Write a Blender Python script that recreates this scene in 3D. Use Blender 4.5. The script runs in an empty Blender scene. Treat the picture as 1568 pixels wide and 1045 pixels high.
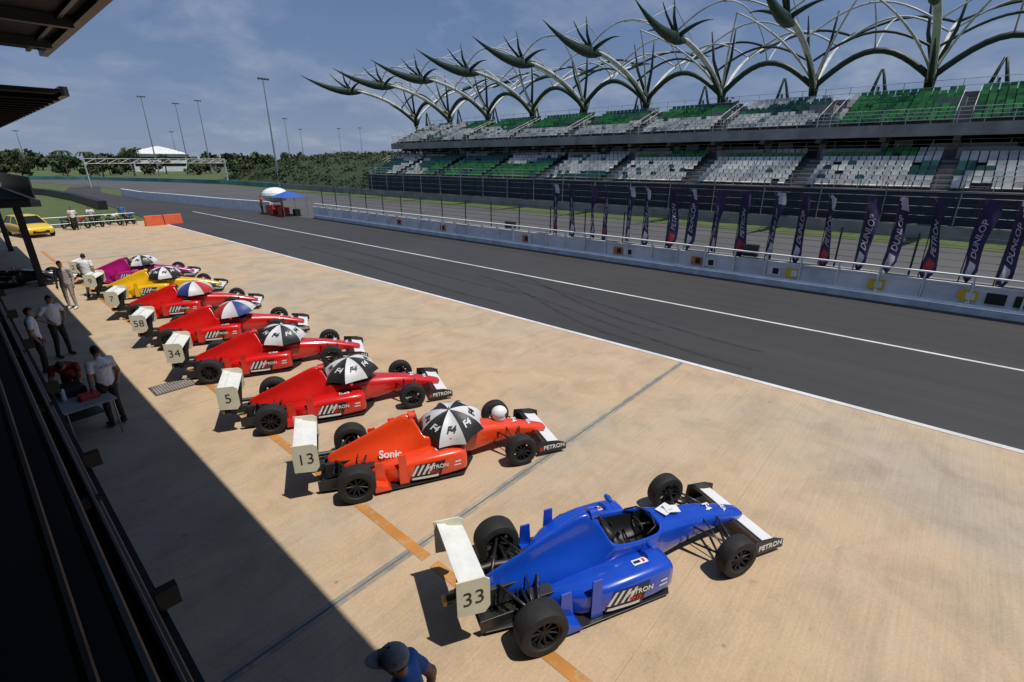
import bpy, math, random
from mathutils import Vector, Matrix, Euler, noise
random.seed(7)
D=bpy.data; S=bpy.context.scene
R=math.radians
# ------------------------------------------------------------------ helpers
def new_obj(name, mesh, parent=None):
    o=D.objects.new(name, mesh); S.collection.objects.link(o)
    if parent: o.parent=parent
    return o
def empty(name, loc=(0,0,0), rz=0, parent=None):
    o=D.objects.new(name,None); S.collection.objects.link(o)
    o.empty_display_size=.2; o.location=loc; o.rotation_euler=(0,0,rz)
    if parent: o.parent=parent
    return o
class MB:
    def __init__(s): s.v=[]; s.f=[]; s.m=[]; s.T=None
    def add(s,vs,fs,m=0):
        b=len(s.v)
        if s.T is not None: vs=[s.T@Vector(v) for v in vs]
        s.v+= [tuple(v) for v in vs]
        s.f+= [tuple(i+b for i in f) for f in fs]
        if isinstance(m,int): s.m+=[m]*len(fs)
        else: s.m+=list(m)
    def box(s,a,b,m=0):
        x0,y0,z0=a; x1,y1,z1=b
        s.add([(x0,y0,z0),(x1,y0,z0),(x1,y1,z0),(x0,y1,z0),(x0,y0,z1),(x1,y0,z1),(x1,y1,z1),(x0,y1,z1)],
              [(0,3,2,1),(4,5,6,7),(0,1,5,4),(1,2,6,5),(2,3,7,6),(3,0,4,7)],m)
    def cbox(s,c,d,m=0,rot=None):
        hx,hy,hz=d[0]/2,d[1]/2,d[2]/2
        vs=[Vector(p) for p in [(-hx,-hy,-hz),(hx,-hy,-hz),(hx,hy,-hz),(-hx,hy,-hz),(-hx,-hy,hz),(hx,-hy,hz),(hx,hy,hz),(-hx,hy,hz)]]
        if rot is not None:
            e=Euler(rot).to_matrix(); vs=[e@v for v in vs]
        c=Vector(c); s.add([v+c for v in vs],[(0,3,2,1),(4,5,6,7),(0,1,5,4),(1,2,6,5),(2,3,7,6),(3,0,4,7)],m)
    def tube(s,pts,rad,n=8,m=0,flat=1.0,cap=True,up=(0,0,1)):
        pts=[Vector(p) for p in pts]
        if not isinstance(rad,(list,tuple)): rad=[rad]*len(pts)
        rings=[]; 
        for i,p in enumerate(pts):
            t=(pts[min(i+1,len(pts)-1)]-pts[max(i-1,0)])
            t.normalize(); u=Vector(up)
            if abs(t.dot(u))>.95: u=Vector((1,0,0)) if abs(t.x)<.9 else Vector((0,1,0))
            a=t.cross(u).normalized(); b=a.cross(t).normalized()
            rings.append([p+(a*math.cos(2*math.pi*k/n)*flat+b*math.sin(2*math.pi*k/n))*rad[i] for k in range(n)])
        vs=[v for r in rings for v in r]; fs=[]
        for i in range(len(pts)-1):
            for k in range(n):
                fs.append((i*n+k,i*n+(k+1)%n,(i+1)*n+(k+1)%n,(i+1)*n+k))
        if cap:
            fs.append(tuple(range(n))[::-1]); fs.append(tuple((len(pts)-1)*n+k for k in range(n)))
        s.add(vs,fs,m)
    def lathe(s,prof,n=32,c=(0,0,0),m=0,axis='y'):
        vs=[];fs=[];ms=[]
        for r,h in prof:
            for k in range(n):
                a=2*math.pi*k/n
                if axis=='y': vs.append((c[0]+r*math.cos(a),c[1]+h,c[2]+r*math.sin(a)))
                else: vs.append((c[0]+r*math.cos(a),c[1]+r*math.sin(a),c[2]+h))
        for i in range(len(prof)-1):
            for k in range(n):
                fs.append((i*n+k,(i+1)*n+k,(i+1)*n+(k+1)%n,i*n+(k+1)%n)); ms.append(m[i] if isinstance(m,list) else m)
        s.add(vs,fs,ms)
    def ell(s,c,r,m=0,n=12,k=8,rot=None):
        vs=[];fs=[]
        e=Euler(rot).to_matrix() if rot is not None else None
        for i in range(k+1):
            th=math.pi*i/k
            for j in range(n):
                a=2*math.pi*j/n
                v=Vector((r[0]*math.sin(th)*math.cos(a),r[1]*math.sin(th)*math.sin(a),r[2]*math.cos(th)))
                if e: v=e@v
                vs.append(v+Vector(c))
        for i in range(k):
            for j in range(n):
                fs.append((i*n+j,(i+1)*n+j,(i+1)*n+(j+1)%n,i*n+(j+1)%n))
        s.add(vs,fs,m)
    def build(s,name,mats,parent=None,smooth=False,sub=0,bev=0,auto=None):
        me=D.meshes.new(name); me.from_pydata(s.v,[],s.f); 
        for m in (mats if isinstance(mats,(list,tuple)) else [mats]): me.materials.append(m)
        me.polygons.foreach_set('material_index',s.m)
        if smooth: me.polygons.foreach_set('use_smooth',[True]*len(s.f))
        me.update()
        o=new_obj(name,me,parent)
        if sub:
            md=o.modifiers.new('s','SUBSURF'); md.levels=sub; md.render_levels=sub
        if bev:
            md=o.modifiers.new('b','BEVEL'); md.width=bev; md.segments=2; md.limit_method='ANGLE'
        if auto:
            try: me.set_sharp_from_angle(angle=R(auto))
            except Exception: pass
        return o
def nd(nt,t,**kw):
    n=nt.nodes.new(t)
    for k,v in kw.items(): setattr(n,k,v)
    return n
def ramp(nt,stops):
    n=nt.nodes.new('ShaderNodeValToRGB'); cr=n.color_ramp
    while len(cr.elements)<len(stops): cr.elements.new(.5)
    for e,(p,c) in zip(cr.elements,stops):
        e.position=p; e.color=(c[0],c[1],c[2],1) if isinstance(c,(tuple,list)) else (c,c,c,1)
    return n
def mixc(nt,fac,a,b,bt='MIX'):
    n=nt.nodes.new('ShaderNodeMix'); n.data_type='RGBA'; n.blend_type=bt
    L=nt.links
    for inp,val in ((n.inputs[0],fac),(n.inputs[6],a),(n.inputs[7],b)):
        if hasattr(val,'is_linked') or hasattr(val,'links'): L.new(val,inp)
        elif isinstance(val,(int,float)): inp.default_value=val
        else: inp.default_value=(val[0],val[1],val[2],1)
    return n.outputs[2]
def noi(nt,vec,scale,detail=3,rough=.55,dist=0):
    n=nd(nt,'ShaderNodeTexNoise'); n.inputs['Scale'].default_value=scale; n.inputs['Detail'].default_value=detail
    n.inputs['Roughness'].default_value=rough; n.inputs['Distortion'].default_value=dist
    nt.links.new(vec,n.inputs['Vector']); return n.outputs[0]
def mapv(nt,scale=(1,1,1),rot=(0,0,0),coord='Object'):
    t=nd(nt,'ShaderNodeTexCoord'); m=nd(nt,'ShaderNodeMapping'); m.inputs['Scale'].default_value=scale; m.inputs['Rotation'].default_value=rot
    nt.links.new(t.outputs[coord],m.inputs['Vector']); return m.outputs[0]
def mat(name,col,rough=.6,metal=0,var=.12,scale=3,bump=0,bscale=40,coat=0):
    m=D.materials.new(name); m.use_nodes=True; nt=m.node_tree; p=nt.nodes['Principled BSDF']
    v=mapv(nt)
    n=noi(nt,v,scale)
    r=ramp(nt,[(.3,1-var),(.7,1+var*.6)]); nt.links.new(n,r.inputs[0])
    c=mixc(nt,1.0,col,r.outputs[0],'MULTIPLY'); nt.links.new(c,p.inputs['Base Color'])
    p.inputs['Roughness'].default_value=rough; p.inputs['Metallic'].default_value=metal
    if rough<.5:
        rr=nd(nt,'ShaderNodeMapRange'); rr.inputs['To Min'].default_value=max(0,rough-.06); rr.inputs['To Max'].default_value=min(1,rough+.1)
        nt.links.new(n,rr.inputs[0]); nt.links.new(rr.outputs[0],p.inputs['Roughness'])
    if coat: p.inputs['Coat Weight'].default_value=coat; p.inputs['Coat Roughness'].default_value=.05
    if bump:
        b=nd(nt,'ShaderNodeBump'); b.inputs['Strength'].default_value=bump; b.inputs['Distance'].default_value=.02
        nt.links.new(noi(nt,v,bscale,4),b.inputs['Height']); nt.links.new(b.outputs[0],p.inputs['Normal'])
    return m
# ------------------------------------------------------------------ materials
def m_concrete():
    m=D.materials.new('apron_concrete'); m.use_nodes=True; nt=m.node_tree; p=nt.nodes['Principled BSDF']; L=nt.links
    v=mapv(nt)
    big=noi(nt,v,.16,4,.6,.4); r1=ramp(nt,[(.3,(.53,.37,.225)),(.5,(.495,.375,.25)),(.68,(.41,.345,.265))]); L.new(big,r1.inputs[0])
    mid=noi(nt,v,1.1,7,.68,.5); r2=ramp(nt,[(.3,.79),(.55,1.0),(.75,1.08)]); L.new(mid,r2.inputs[0])
    c=mixc(nt,1,r1.outputs[0],r2.outputs[0],'MULTIPLY')
    fine=noi(nt,v,30,4,.75); r3=ramp(nt,[(.25,.82),(.7,1.08)]); L.new(fine,r3.inputs[0])
    c=mixc(nt,1,c,r3.outputs[0],'MULTIPLY')
    vs=mapv(nt,(.8,30,1)); st=noi(nt,vs,1.0,3,.65); r4=ramp(nt,[(.3,.91),(.7,1.05)]); L.new(st,r4.inputs[0])
    c=mixc(nt,1,c,r4.outputs[0],'MULTIPLY')
    dn=noi(nt,v,2.3,6,.78,1.2); r5=ramp(nt,[(.63,1.0),(.74,.55)]); L.new(dn,r5.inputs[0])
    c=mixc(nt,.8,c,r5.outputs[0],'MULTIPLY')
    pn=noi(nt,v,.55,7,.75,.6); r8=ramp(nt,[(.60,0.0),(.72,.5)]); L.new(pn,r8.inputs[0])
    c=mixc(nt,r8.outputs[0],c,(.42,.395,.35))
    vo=nd(nt,'ShaderNodeTexVoronoi'); vo.inputs['Scale'].default_value=1.3; L.new(v,vo.inputs['Vector'])
    r6=ramp(nt,[(.02,.45),(.05,1.0)]); L.new(vo.outputs['Distance'],r6.inputs[0])
    c=mixc(nt,.8,c,r6.outputs[0],'MULTIPLY')
    vt=mapv(nt,(.22,2.0,1),(0,0,R(27))); tn=noi(nt,vt,1.0,4,.65); r7=ramp(nt,[(.58,1.0),(.74,.86)]); L.new(tn,r7.inputs[0])
    c=mixc(nt,1,c,r7.outputs[0],'MULTIPLY')
    L.new(c,p.inputs['Base Color']); p.inputs['Roughness'].default_value=.85
    b=nd(nt,'ShaderNodeBump'); b.inputs['Strength'].default_value=.3; b.inputs['Distance'].default_value=.01
    L.new(fine,b.inputs['Height']); L.new(b.outputs[0],p.inputs['Normal'])
    return m
def m_asphalt(name,base=.045,streak=.5):
    m=D.materials.new(name); m.use_nodes=True; nt=m.node_tree; p=nt.nodes['Principled BSDF']; L=nt.links
    v=mapv(nt)
    big=noi(nt,v,.12,4,.6,.3); r1=ramp(nt,[(.3,(base*.88,base*.88,base*.92)),(.7,(base*1.18,base*1.17,base*1.18))]); L.new(big,r1.inputs[0])
    vs=mapv(nt,(1.3,.03,1)); st=noi(nt,vs,1,4,.6,.1); r2=ramp(nt,[(.35,.75),(.5,1.0),(.65,1.25)]); L.new(st,r2.inputs[0])
    c=mixc(nt,streak,r1.outputs[0],r2.outputs[0],'MULTIPLY')
    fine=noi(nt,v,60,3,.8); r3=ramp(nt,[(.3,.65),(.72,1.4)]); L.new(fine,r3.inputs[0])
    c=mixc(nt,.8,c,r3.outputs[0],'MULTIPLY')
    L.new(c,p.inputs['Base Color']); p.inputs['Roughness'].default_value=.85
    b=nd(nt,'ShaderNodeBump'); b.inputs['Strength'].default_value=.3; b.inputs['Distance'].default_value=.01
    L.new(fine,b.inputs['Height']); L.new(b.outputs[0],p.inputs['Normal'])
    return m
def m_grass(name,a=(.05,.085,.02),b=(.10,.13,.04),s=.5):
    m=D.materials.new(name); m.use_nodes=True; nt=m.node_tree; p=nt.nodes['Principled BSDF']; L=nt.links
    v=mapv(nt); n1=noi(nt,v,s,6,.7,.4); r=ramp(nt,[(.3,a),(.7,b)]); L.new(n1,r.inputs[0])
    n2=noi(nt,v,14,4,.8); r2=ramp(nt,[(.25,.5),(.75,1.35)]); L.new(n2,r2.inputs[0])
    c=mixc(nt,1,r.outputs[0],r2.outputs[0],'MULTIPLY'); L.new(c,p.inputs['Base Color']); p.inputs['Roughness'].default_value=.95
    bb=nd(nt,'ShaderNodeBump'); bb.inputs['Strength'].default_value=.6; bb.inputs['Distance'].default_value=.05
    L.new(n2,bb.inputs['Height']); L.new(bb.outputs[0],p.inputs['Normal'])
    return m
def m_worn(name,col,under,amt=.45,rough=.7,scale=9):
    m=D.materials.new(name); m.use_nodes=True; nt=m.node_tree; p=nt.nodes['Principled BSDF']; L=nt.links
    v=mapv(nt); n=noi(nt,v,scale,7,.75); r=ramp(nt,[(amt-.06,0.0),(amt+.06,1.0)]); L.new(n,r.inputs[0])
    n2=noi(nt,v,1.2,3); r2=ramp(nt,[(.3,.75),(.7,1.05)]); L.new(n2,r2.inputs[0])
    c=mixc(nt,r.outputs[0],under,col); c=mixc(nt,1,c,r2.outputs[0],'MULTIPLY')
    L.new(c,p.inputs['Base Color']); p.inputs['Roughness'].default_value=rough
    return m
CONC=m_concrete(); ASPH=m_asphalt('pit_lane_asphalt',.036,.45); TRACK=m_asphalt('track_asphalt',.078,.5)
GRASS=m_grass('grass'); GRASS2=m_grass('embankment_grass',(.014,.030,.008),(.035,.058,.015),.3)
WLINE=m_worn('white_line_paint',(.66,.66,.64),(.3,.29,.27),.36)
OLINE=m_worn('orange_line_paint',(.52,.22,.045),(.44,.33,.2),.44,scale=5)
JOINT=m_worn('joint_filler',(.25,.245,.225),(.40,.33,.24),.47,scale=3)
JOINT2=mat('joint_core',(.13,.13,.125),.9,var=.3)
WHITE=mat('white_paint',(.78,.79,.79),.5,var=.12,scale=1.5)
WHITE2=mat('weathered_white',(.66,.68,.69),.6,var=.25,scale=1.2)
STEELW=mat('white_steel',(.50,.52,.50),.45,var=.3,scale=.8)
GSTEEL=mat('dark_green_steel',(.011,.030,.018),.5,var=.3,scale=.8)
CONCG=mat('grey_concrete',(.27,.27,.255),.85,var=.3,scale=.7,bump=.2)
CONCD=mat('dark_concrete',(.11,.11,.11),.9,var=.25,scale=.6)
NAVY=mat('navy_hoarding',(.016,.024,.042),.6,var=.4,scale=.4)
BLACK=mat('black_plastic',(.012,.012,.013),.5,var=.2)
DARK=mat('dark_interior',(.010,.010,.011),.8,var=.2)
DMET=mat('dark_metal',(.045,.047,.05),.45,.5,var=.2)
GALV=mat('galvanised_steel',(.32,.33,.34),.45,.7,var=.15)
PBLUE=mat('pale_blue_paint',(.50,.60,.68),.6,var=.25,scale=2)
TYRE=mat('tyre_rubber',(.015,.015,.015),.75,var=.4,scale=9)
RIM=mat('wheel_rim',(.03,.03,.032),.35,.7,var=.1)
CARB=mat('carbon_fibre',(.018,.018,.019),.32,var=.2)
SEATW=mat('white_seat',(.60,.61,.57),.55,var=.35,scale=.5)
SEATG=mat('green_seat',(.04,.24,.06),.55,var=.3,scale=.6)
SEATT=mat('teal_seat',(.02,.11,.09),.55,var=.3,scale=.6)
YEL=mat('yellow_paint',(.75,.52,.02),.35,coat=.6,var=.05)
REDP=mat('red_plastic',(.55,.04,.02),.4,var=.1)
BLUEP=mat('blue_plastic',(.03,.10,.45),.5,var=.1)
GLASS=mat('dark_glass',(.01,.012,.014),.06,var=.05)
CHROME=mat('chrome',(.5,.5,.5),.2,1,var=.05)
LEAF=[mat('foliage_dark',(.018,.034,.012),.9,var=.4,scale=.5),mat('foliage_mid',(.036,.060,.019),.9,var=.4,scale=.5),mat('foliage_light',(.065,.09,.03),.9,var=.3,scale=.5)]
BARK=mat('bark',(.07,.055,.04),.9,var=.3)
# ------------------------------------------------------------------ flags (built first: lettering is bent onto the cloth)
FLAGN=mat('flag_navy',(.026,.018,.085),.7,var=.45,scale=4); FLAGW=mat('flag_white',(.5,.5,.54),.7,var=.2)
FLAGR=mat('flag_red',(.35,.02,.04),.7)
LET={}
for word in ('DUNLOP','PETRON'):
    tx=D.curves.new('lettering','FONT'); tx.body=word; tx.size=.30; tx.extrude=0; tx.align_x='CENTER'; tx.align_y='CENTER'; tx.offset=.004
    o=new_obj('tmp',tx); dg=bpy.context.evaluated_depsgraph_get(); me=D.meshes.new_from_object(o.evaluated_get(dg)); D.objects.remove(o)
    LET[word]=me
fy=[17.0,15.9,14.5,13.8,12.4,11.5,10.2,9.3,8.1,7.0,5.7,4.7,3.7,2.5,1.6,.5,-.6,-1.5,-2.7,-3.8]
for i,yy in enumerate(fy):
    f=empty('banner_flag',(22.75,yy,0),R(random.uniform(-38,28)))
    b=MB(); lean=random.uniform(-.12,.12)
    b.tube([(0,0,1.0),(lean*.5,0,2.6),(lean,.05,3.70),(lean,.18,3.88)],[.02,.015,.01,.006],6,0); b.build('pole',DMET,f)
    N=18;K=8; ph=random.random()*6; wv=random.uniform(.5,1.1); wid=random.uniform(.42,.56); fold=random.uniform(.0,.06)
    def surf(s_,t,off=0):
        w=wid*(1 if t<.85 else 1-(t-.85)*2.0)*(.84+.16*math.sin(t*3.3+ph))
        if t<.16: w*=(.45+t*3.4)
        yy2=-s_*w+fold*math.sin(t*7+ph)
        x=lean*t+.08*wv*math.sin(s_*5+t*5+ph)*s_+.025*math.sin(t*15+ph+s_*4)+.02
        z=1.30+t*2.5-.28*s_*(1-t)-.08*s_+.06*s_*math.sin(ph*2)
        return Vector((x-off,yy2,z))
    b=MB(); vs=[];ms=[];fs=[]
    for a in range(N+1):
        for k in range(K+1): vs.append(surf(k/K,a/N))
    wt=random.random()<.6
    for a in range(N):
        for k in range(K):
            fs.append((a*(K+1)+k,a*(K+1)+k+1,(a+1)*(K+1)+k+1,(a+1)*(K+1)+k))
            t=a/N; mm=0
            if wt and t>.80 and k+(a-14)*1.5>4: mm=1
            if t<.18 and t>.05 and 2<=k<=5: mm=2 if i%3==0 else 1
            ms.append(mm)
    b.add(vs,fs,ms); b.build('cloth',[FLAGN,FLAGW,FLAGR],f,smooth=True)
    me=LET['DUNLOP' if i%3 else 'PETRON'].copy(); me.materials.clear(); me.materials.append(FLAGW)
    for v in me.vertices:
        t=.52+v.co.x/2.5; s_=max(0.05,min(.95,.5-v.co.y/wid)); v.co=surf(s_,t,.014)
    # text reads upward; mirrored order guarded by surf's -y axis
    new_obj('lettering',me,f)
# ------------------------------------------------------------------ ground
def sheet(name,pts,z,m,parent=None):
    b=MB(); b.add([(x,y,z) for x,y in pts],[tuple(range(len(pts)))],0); o=b.build(name,m,parent); return o
sheet('ground',[(-3000,-3000),(3000,-3000),(3000,3000),(-3000,3000)],-.03,GRASS)
sheet('pit_apron',[(-12,-60),(11.9,-60),(11.9,54),(-12,50)],0,CONC)
def ribbon(name,cl,w,z,m):
    b=MB(); L=[];Rr=[]
    for i,(x,y) in enumerate(cl):
        a=Vector(cl[max(i-1,0)]);c=Vector(cl[min(i+1,len(cl)-1)]); t=(c-a).normalized(); n=Vector((t.y,-t.x))
        ww=w[i] if isinstance(w,list) else w
        L.append((x-n.x*ww/2,y-n.y*ww/2,z)); Rr.append((x+n.x*ww/2,y+n.y*ww/2,z))
    k=len(cl); b.add(L+Rr,[(i,k+i,k+i+1,i+1) for i in range(k-1)],0)
    return b.build(name,m)
ribbon('pit_lane',[(17.05,-60),(17.05,54),(16.6,70),(15.4,90),(15.6,110),(20,135)],[10.3,10.3,8,5.2,5,5],.004,ASPH)
ribbon('race_track',[(32,-80),(32,70),(32,110),(31,140),(24,175),(6,200),(-30,215),(-140,225)],[16,16,17,20,18,16,16,16],.008,TRACK)
ribbon('verge_asphalt',[(23.1,-60),(23.1,60)],1.9,.0,TRACK)
ribbon('service_road',[(2,54),(-2,75),(-12,100),(-60,135)],[5,5,5,6],.012,mat('dirt_road',(.28,.22,.15),.95,var=.3,scale=.3))
ribbon('run_off',[(8,128),(-20,150),(-80,165)],[10,12,12],.012,TRACK)
b=MB()
b.box((11.84,-60,.001),(11.99,54,.010))
b.box((17.0,-60,.005),(17.12,60,.012))
b.build('lane_marking',WLINE)
b=MB()
y=-12
while y<40:
    b.box((2.98,y,.001),(3.13,y+3.0+random.random()*.2,.006)); y+=3.25
b.build('orange_bay_line',OLINE)
b=MB()
for y in (4.5,-25.5,34.5):
    b.box((-3,y-.07,.001),(11.83,y+.07,.0035),0); b.box((-3,y-.012,.0037),(11.83,y+.012,.0055),1)
b.build('slab_joint',[JOINT,JOINT2])
b=MB()
for y in range(-24,52,5):
    if abs(y-4.5)<2: continue
    b.box((-3,y+.5-.003,.001),(11.83,y+.5+.003,.003))
b.build('saw_cut_joint',mat('sawcut',(.35,.285,.205),.9))
g=MB(); gx,gy=2.45,12.9
g.box((gx-.42,gy-.32,.001),(gx+.42,gy+.32,.008),0)
for i in range(14):
    xx=gx-.37+i*.055; g.box((xx,gy-.27,.0085),(xx+.035,gy+.27,.016),1)
g.box((gx-.40,gy-.02,.0165),(gx+.4,gy+.02,.022),1)
g.build('drain_grate',[mat('grate_shadow',(.07,.065,.06),.9),mat('rusty_grate',(.26,.24,.21),.7,var=.3)])
def m_skid(name,a1=.6):
    m=D.materials.new(name); m.use_nodes=True; nt=m.node_tree; p=nt.nodes['Principled BSDF']; L=nt.links
    p.inputs['Base Color'].default_value=(.014,.014,.014,1); p.inputs['Roughness'].default_value=.6
    v=mapv(nt); n=noi(nt,v,2,5,.8); r=ramp(nt,[(.35,.0),(.72,a1)]); L.new(n,r.inputs[0]); L.new(r.outputs[0],p.inputs['Alpha']); return m
def skid(b,x0,y0,x1,y1,w=.2,z=.0085,straight=False):
    N=24; P=[]
    for i in range(N+1):
        t=i/N; P.append(Vector((x0+(x1-x0)*(t if straight else t*t*(3-2*t)) ,y0+(y1-y0)*t)))
    vs=[]
    for i,p in enumerate(P):
        t=(P[min(i+1,N)]-P[max(i-1,0)]).normalized(); n=Vector((t.y,-t.x))
        vs+=[(p.x-n.x*w/2,p.y-n.y*w/2,z),(p.x+n.x*w/2,p.y+n.y*w/2,z)]
    b.add(vs,[(2*i,2*i+1,2*i+3,2*i+2) for i in range(N)],0)
b=MB()
for (x0,y0,x1,y1) in [(12.6,3,14.6,14),(12.4,6,15.6,16),(12.8,12,14,30)]:
    skid(b,x0,y0,x1,y1,.17); skid(b,x0+1.45,y0+.1,x1+1.45,y1+.1,.17)
b.build('skid_marks',m_skid('rubber_mark',.42))
# ------------------------------------------------------------------ pit wall
pw=empty('pit_wall')
b=MB()
Y0,Y1=-40,44
b.box((22.12,Y0,0),(22.62,Y1,.10),2)
b.box((22.15,Y0,.10),(22.60,Y1,.34),1)
b.box((22.22,Y0,.34),(22.55,Y1,.42),0)
y=Y0; i=0
PW=1.30
while y<Y1:
    b.box((22.40,y+.045,.42),(22.50,y+PW-.045,1.02),3 if (i*7)%11<4 else 0)
    b.box((22.30,y-.028,.42),(22.40,y+.028,1.32),0)
    b.box((22.37,y+.05,1.0),(22.52,y+PW-.05,1.06),0)
    y+=PW; i+=1
b.box((22.28,Y0,1.32),(22.44,Y1,1.37),0)
b.build('wall',[WHITE,PBLUE,CONCD,WHITE2],pw)
b=MB()
for (yy,c) in [(1.37,0),(4.2,0),(8.2,1),(7.6,2),(-1.2,0),(12.3,1),(18.5,1),(-1.9,3),(-2.6,3),(26,1),(-7,0),(11.7,2),(31,1),(4.9,2)]:
    b.box((22.33,yy,.50),(22.385,yy+.5,.86),c)
    b.box((22.322,yy+.07,.56),(22.328,yy+.3,.80),(2,3,3,3)[c])
b.build('panel_signs',[YEL,mat('orange_sign',(.65,.2,.08),.5),WHITE,BLACK],pw)
b=MB()
b.box((22.64,6.0,1.1),(22.9,6.6,1.6),1); b.box((22.64,20.0,1.1),(22.9,20.7,1.5),1)
b.build('timing_boxes',[BLACK,DMET],pw)
fe=empty('debris_fence')
b=MB(); y=Y0
while y<Y1+1:
    b.tube([(23.2,y,0),(23.2,y,2.55)],.035,6,0); y+=2.4
for z in (1.2,1.45,1.7,1.95,2.2,2.5): b.tube([(23.2,Y0,z),(23.2,Y1+.5,z)],.008,4,0)
b.build('posts_and_wires',DMET,fe)
b=MB(); b.box((23.05,Y0,0),(23.35,Y1+1,1.0)); b.build('concrete_base',CONCG,fe)
# ------------------------------------------------------------------ grandstand
gs=empty('grandstand'); SY0,SY1=-48,71
def tier(x0,z0,rows,dx,dz,seed,name,scheme):
    b=MB(); st=MB()
    for r in range(rows):
        xa=x0+r*dx; zt=z0+r*dz
        b.box((xa,SY0,zt-dz-.25),(xa+dx+.004,SY1,zt-.003*r),0)
    aisle=[SY0+4.5+8.95*k for k in range(20)]
    for r in range(rows):
        xa=x0+r*dx+.35; zt=z0+r*dz
        y=SY0+.4
        while y<SY1-.4:
            near=min(abs(y+.24-a) for a in aisle)
            if near>.75:
                c=scheme(y,r)
                if c is not None and random.random()>.03:
                    j=random.uniform(-4,4)
                    st.cbox((xa+.0,y+.24,zt+.40),(.40,.44,.06),c,rot=(0,R(-6+j),0))
                    st.cbox((xa+.22,y+.24,zt+.60),(.05,.44,.42),c,rot=(0,R(12+j),0))
                    st.box((xa+.05,y+.2,zt),(xa+.12,y+.28,zt+.38),3)
            y+=.52
        for a in aisle:
            if SY0<a<SY1:
                b.box((x0+r*dx-.35,a-.5,zt-dz),(x0+r*dx-.002,a+.5,zt-dz/2),1)
    b.build(name+'_steps',[CONCD,CONCG],gs); st.build(name+'_seats',[SEATW,SEATG,SEATT,DMET],gs)
def sch1(y,r):
    n=noise.noise(Vector((y*.13,r*.3,1.3)))
    if random.random()<.05: return 2
    if y>58: return 2 if n<.2 else 0
    if y>36: return 1 if (r<4 and n>-.25) else (2 if n>-.35 else 0)
    if y>28: return 0 if (r+y*.35)%9>3 else 2
    if 3<y<28: return 1 if (r>=6 and n>-.05) else 0
    return 0 if n>-.35 else 2
def sch2(y,r):
    n=noise.noise(Vector((y*.11,r*.25,7.7)))
    if random.random()<.05: return 2
    if y>60: return 0 if n>-.1 else 1
    if 50<y: return 1 if r>4 else 0
    if 30<y<50: return (1 if n>-.05 else 2) if r>2 else 0
    if 13<y<30: return 0 if (r<4 or n<-.1) else (2 if n<.2 else 1)
    if y<9: return 1
    return 2 if n>0 else 0
tier(46.0,2.9,8,.82,.33,1,'lower_tier',sch1)
tier(51.4,7.55,9,.82,.31,2,'upper_tier',sch2)
b=MB()
b.box((45.6,SY0,0),(46.0,SY1,2.95),1)
b.box((45.52,SY0,2.95),(46.05,SY1,3.06),0)
b.box((52.6,SY0,0),(58.0,SY1,5.1),2)
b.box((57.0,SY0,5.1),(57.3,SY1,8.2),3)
b.box((50.6,SY0,6.85),(58.9,SY1,7.15),2)
b.box((50.45,SY0,6.75),(50.75,SY1,7.62),0)
b.box((58.8,SY0,7.0),(59.0,SY1,10.4),0)
b.box((46,SY1,0),(52.6,SY1+.3,3.2),0); b.box((52.6,SY1,0),(58.9,SY1+.3,5.3),0)
b.add([(46,SY1+.01,3),(52.6,SY1+.01,3),(52.6,SY1+.01,5.6),(46,SY1+.3,3),(52.6,SY1+.3,3),(52.6,SY1+.3,5.6)],[(0,1,2),(3,5,4),(0,2,5,3)],0)
b.add([(50.7,SY1+.01,7),(58.9,SY1+.01,7),(58.9,SY1+.01,10.3),(50.7,SY1+.01,7.6),(50.7,SY1+.3,7),(58.9,SY1+.3,7),(58.9,SY1+.3,10.3),(50.7,SY1+.3,7.6)],[(0,1,2,3),(7,6,5,4),(3,2,6,7),(0,4,5,1)],0)
y=SY0
while y<SY1:
    b.box((52.7,y-.25,3),(53.2,y+.25,6.84),0); b.box((50.7,y-.2,6.4),(57,y+.2,6.84),2)
    y+=4.475
y=SY0+9; k=0
while y<SY1-6:
    b.box((51.7,y,5.12),(52.5,y+4.2,5.95),0)
    b.box((53.3,y+1,5.1),(53.6,y+6,6.3),(0,4,2)[k%3])
    b.box((54.2,y+7.2,5.1),(54.5,y+8.4,6.6),4)
    b.box((55.2,y+4.6,8.9),(57.2,y+6.6,9.75),0)
    y+=8.95;k+=1
b.build('structure',[CONCG,NAVY,CONCD,DARK,WHITE2],gs)
b=MB()
y=SY0+1
while y<SY1:
    b.box((45.54,y,.1),(45.598,y+.06,2.9),0); y+=2.0
for z in (1.2,2.2): b.box((45.56,SY0,z),(45.598,SY1,z+.05),0)
b.build('hoarding_ribs',[mat('hoarding_rib',(.05,.06,.075),.6)],gs)
b=MB()
def rail(b,x,y0,y1,z,h=1.05,n=4,sp=1.5,r=.022):
    y=y0
    while y<=y1: b.tube([(x,y,z),(x,y,z+h)],r*1.3,5,0); y+=sp
    for k in range(n): b.tube([(x,y0,z+h*(k+1)/n),(x,y1,z+h*(k+1)/n)],r,5,0)
rail(b,45.7,SY0,SY1,3.06,1.0,3); rail(b,50.6,SY0,SY1,7.62,1.05,4); rail(b,52.5,SY0,SY1,5.55,1.0,3,2.2); rail(b,58.9,SY0,SY1,10.4,1.0,2,2)
for k in range(8):
    yy=SY1+.15; x=46+k*.9; b.tube([(x,yy,3.0+k*.36),(x,yy,4.1+k*.36)],.03,5,0)
for h in (.4,.75,1.1): b.tube([(46,SY1+.15,3+h),(53,SY1+.15,5.8+h)],.025,5,0)
for h in (.4,.75,1.1): b.tube([(50.6,SY1+.15,7.5+h),(58.9,SY1+.15,10.2+h)],.025,5,0)
b.build('handrails',STEELW,gs)
b=MB()
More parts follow.
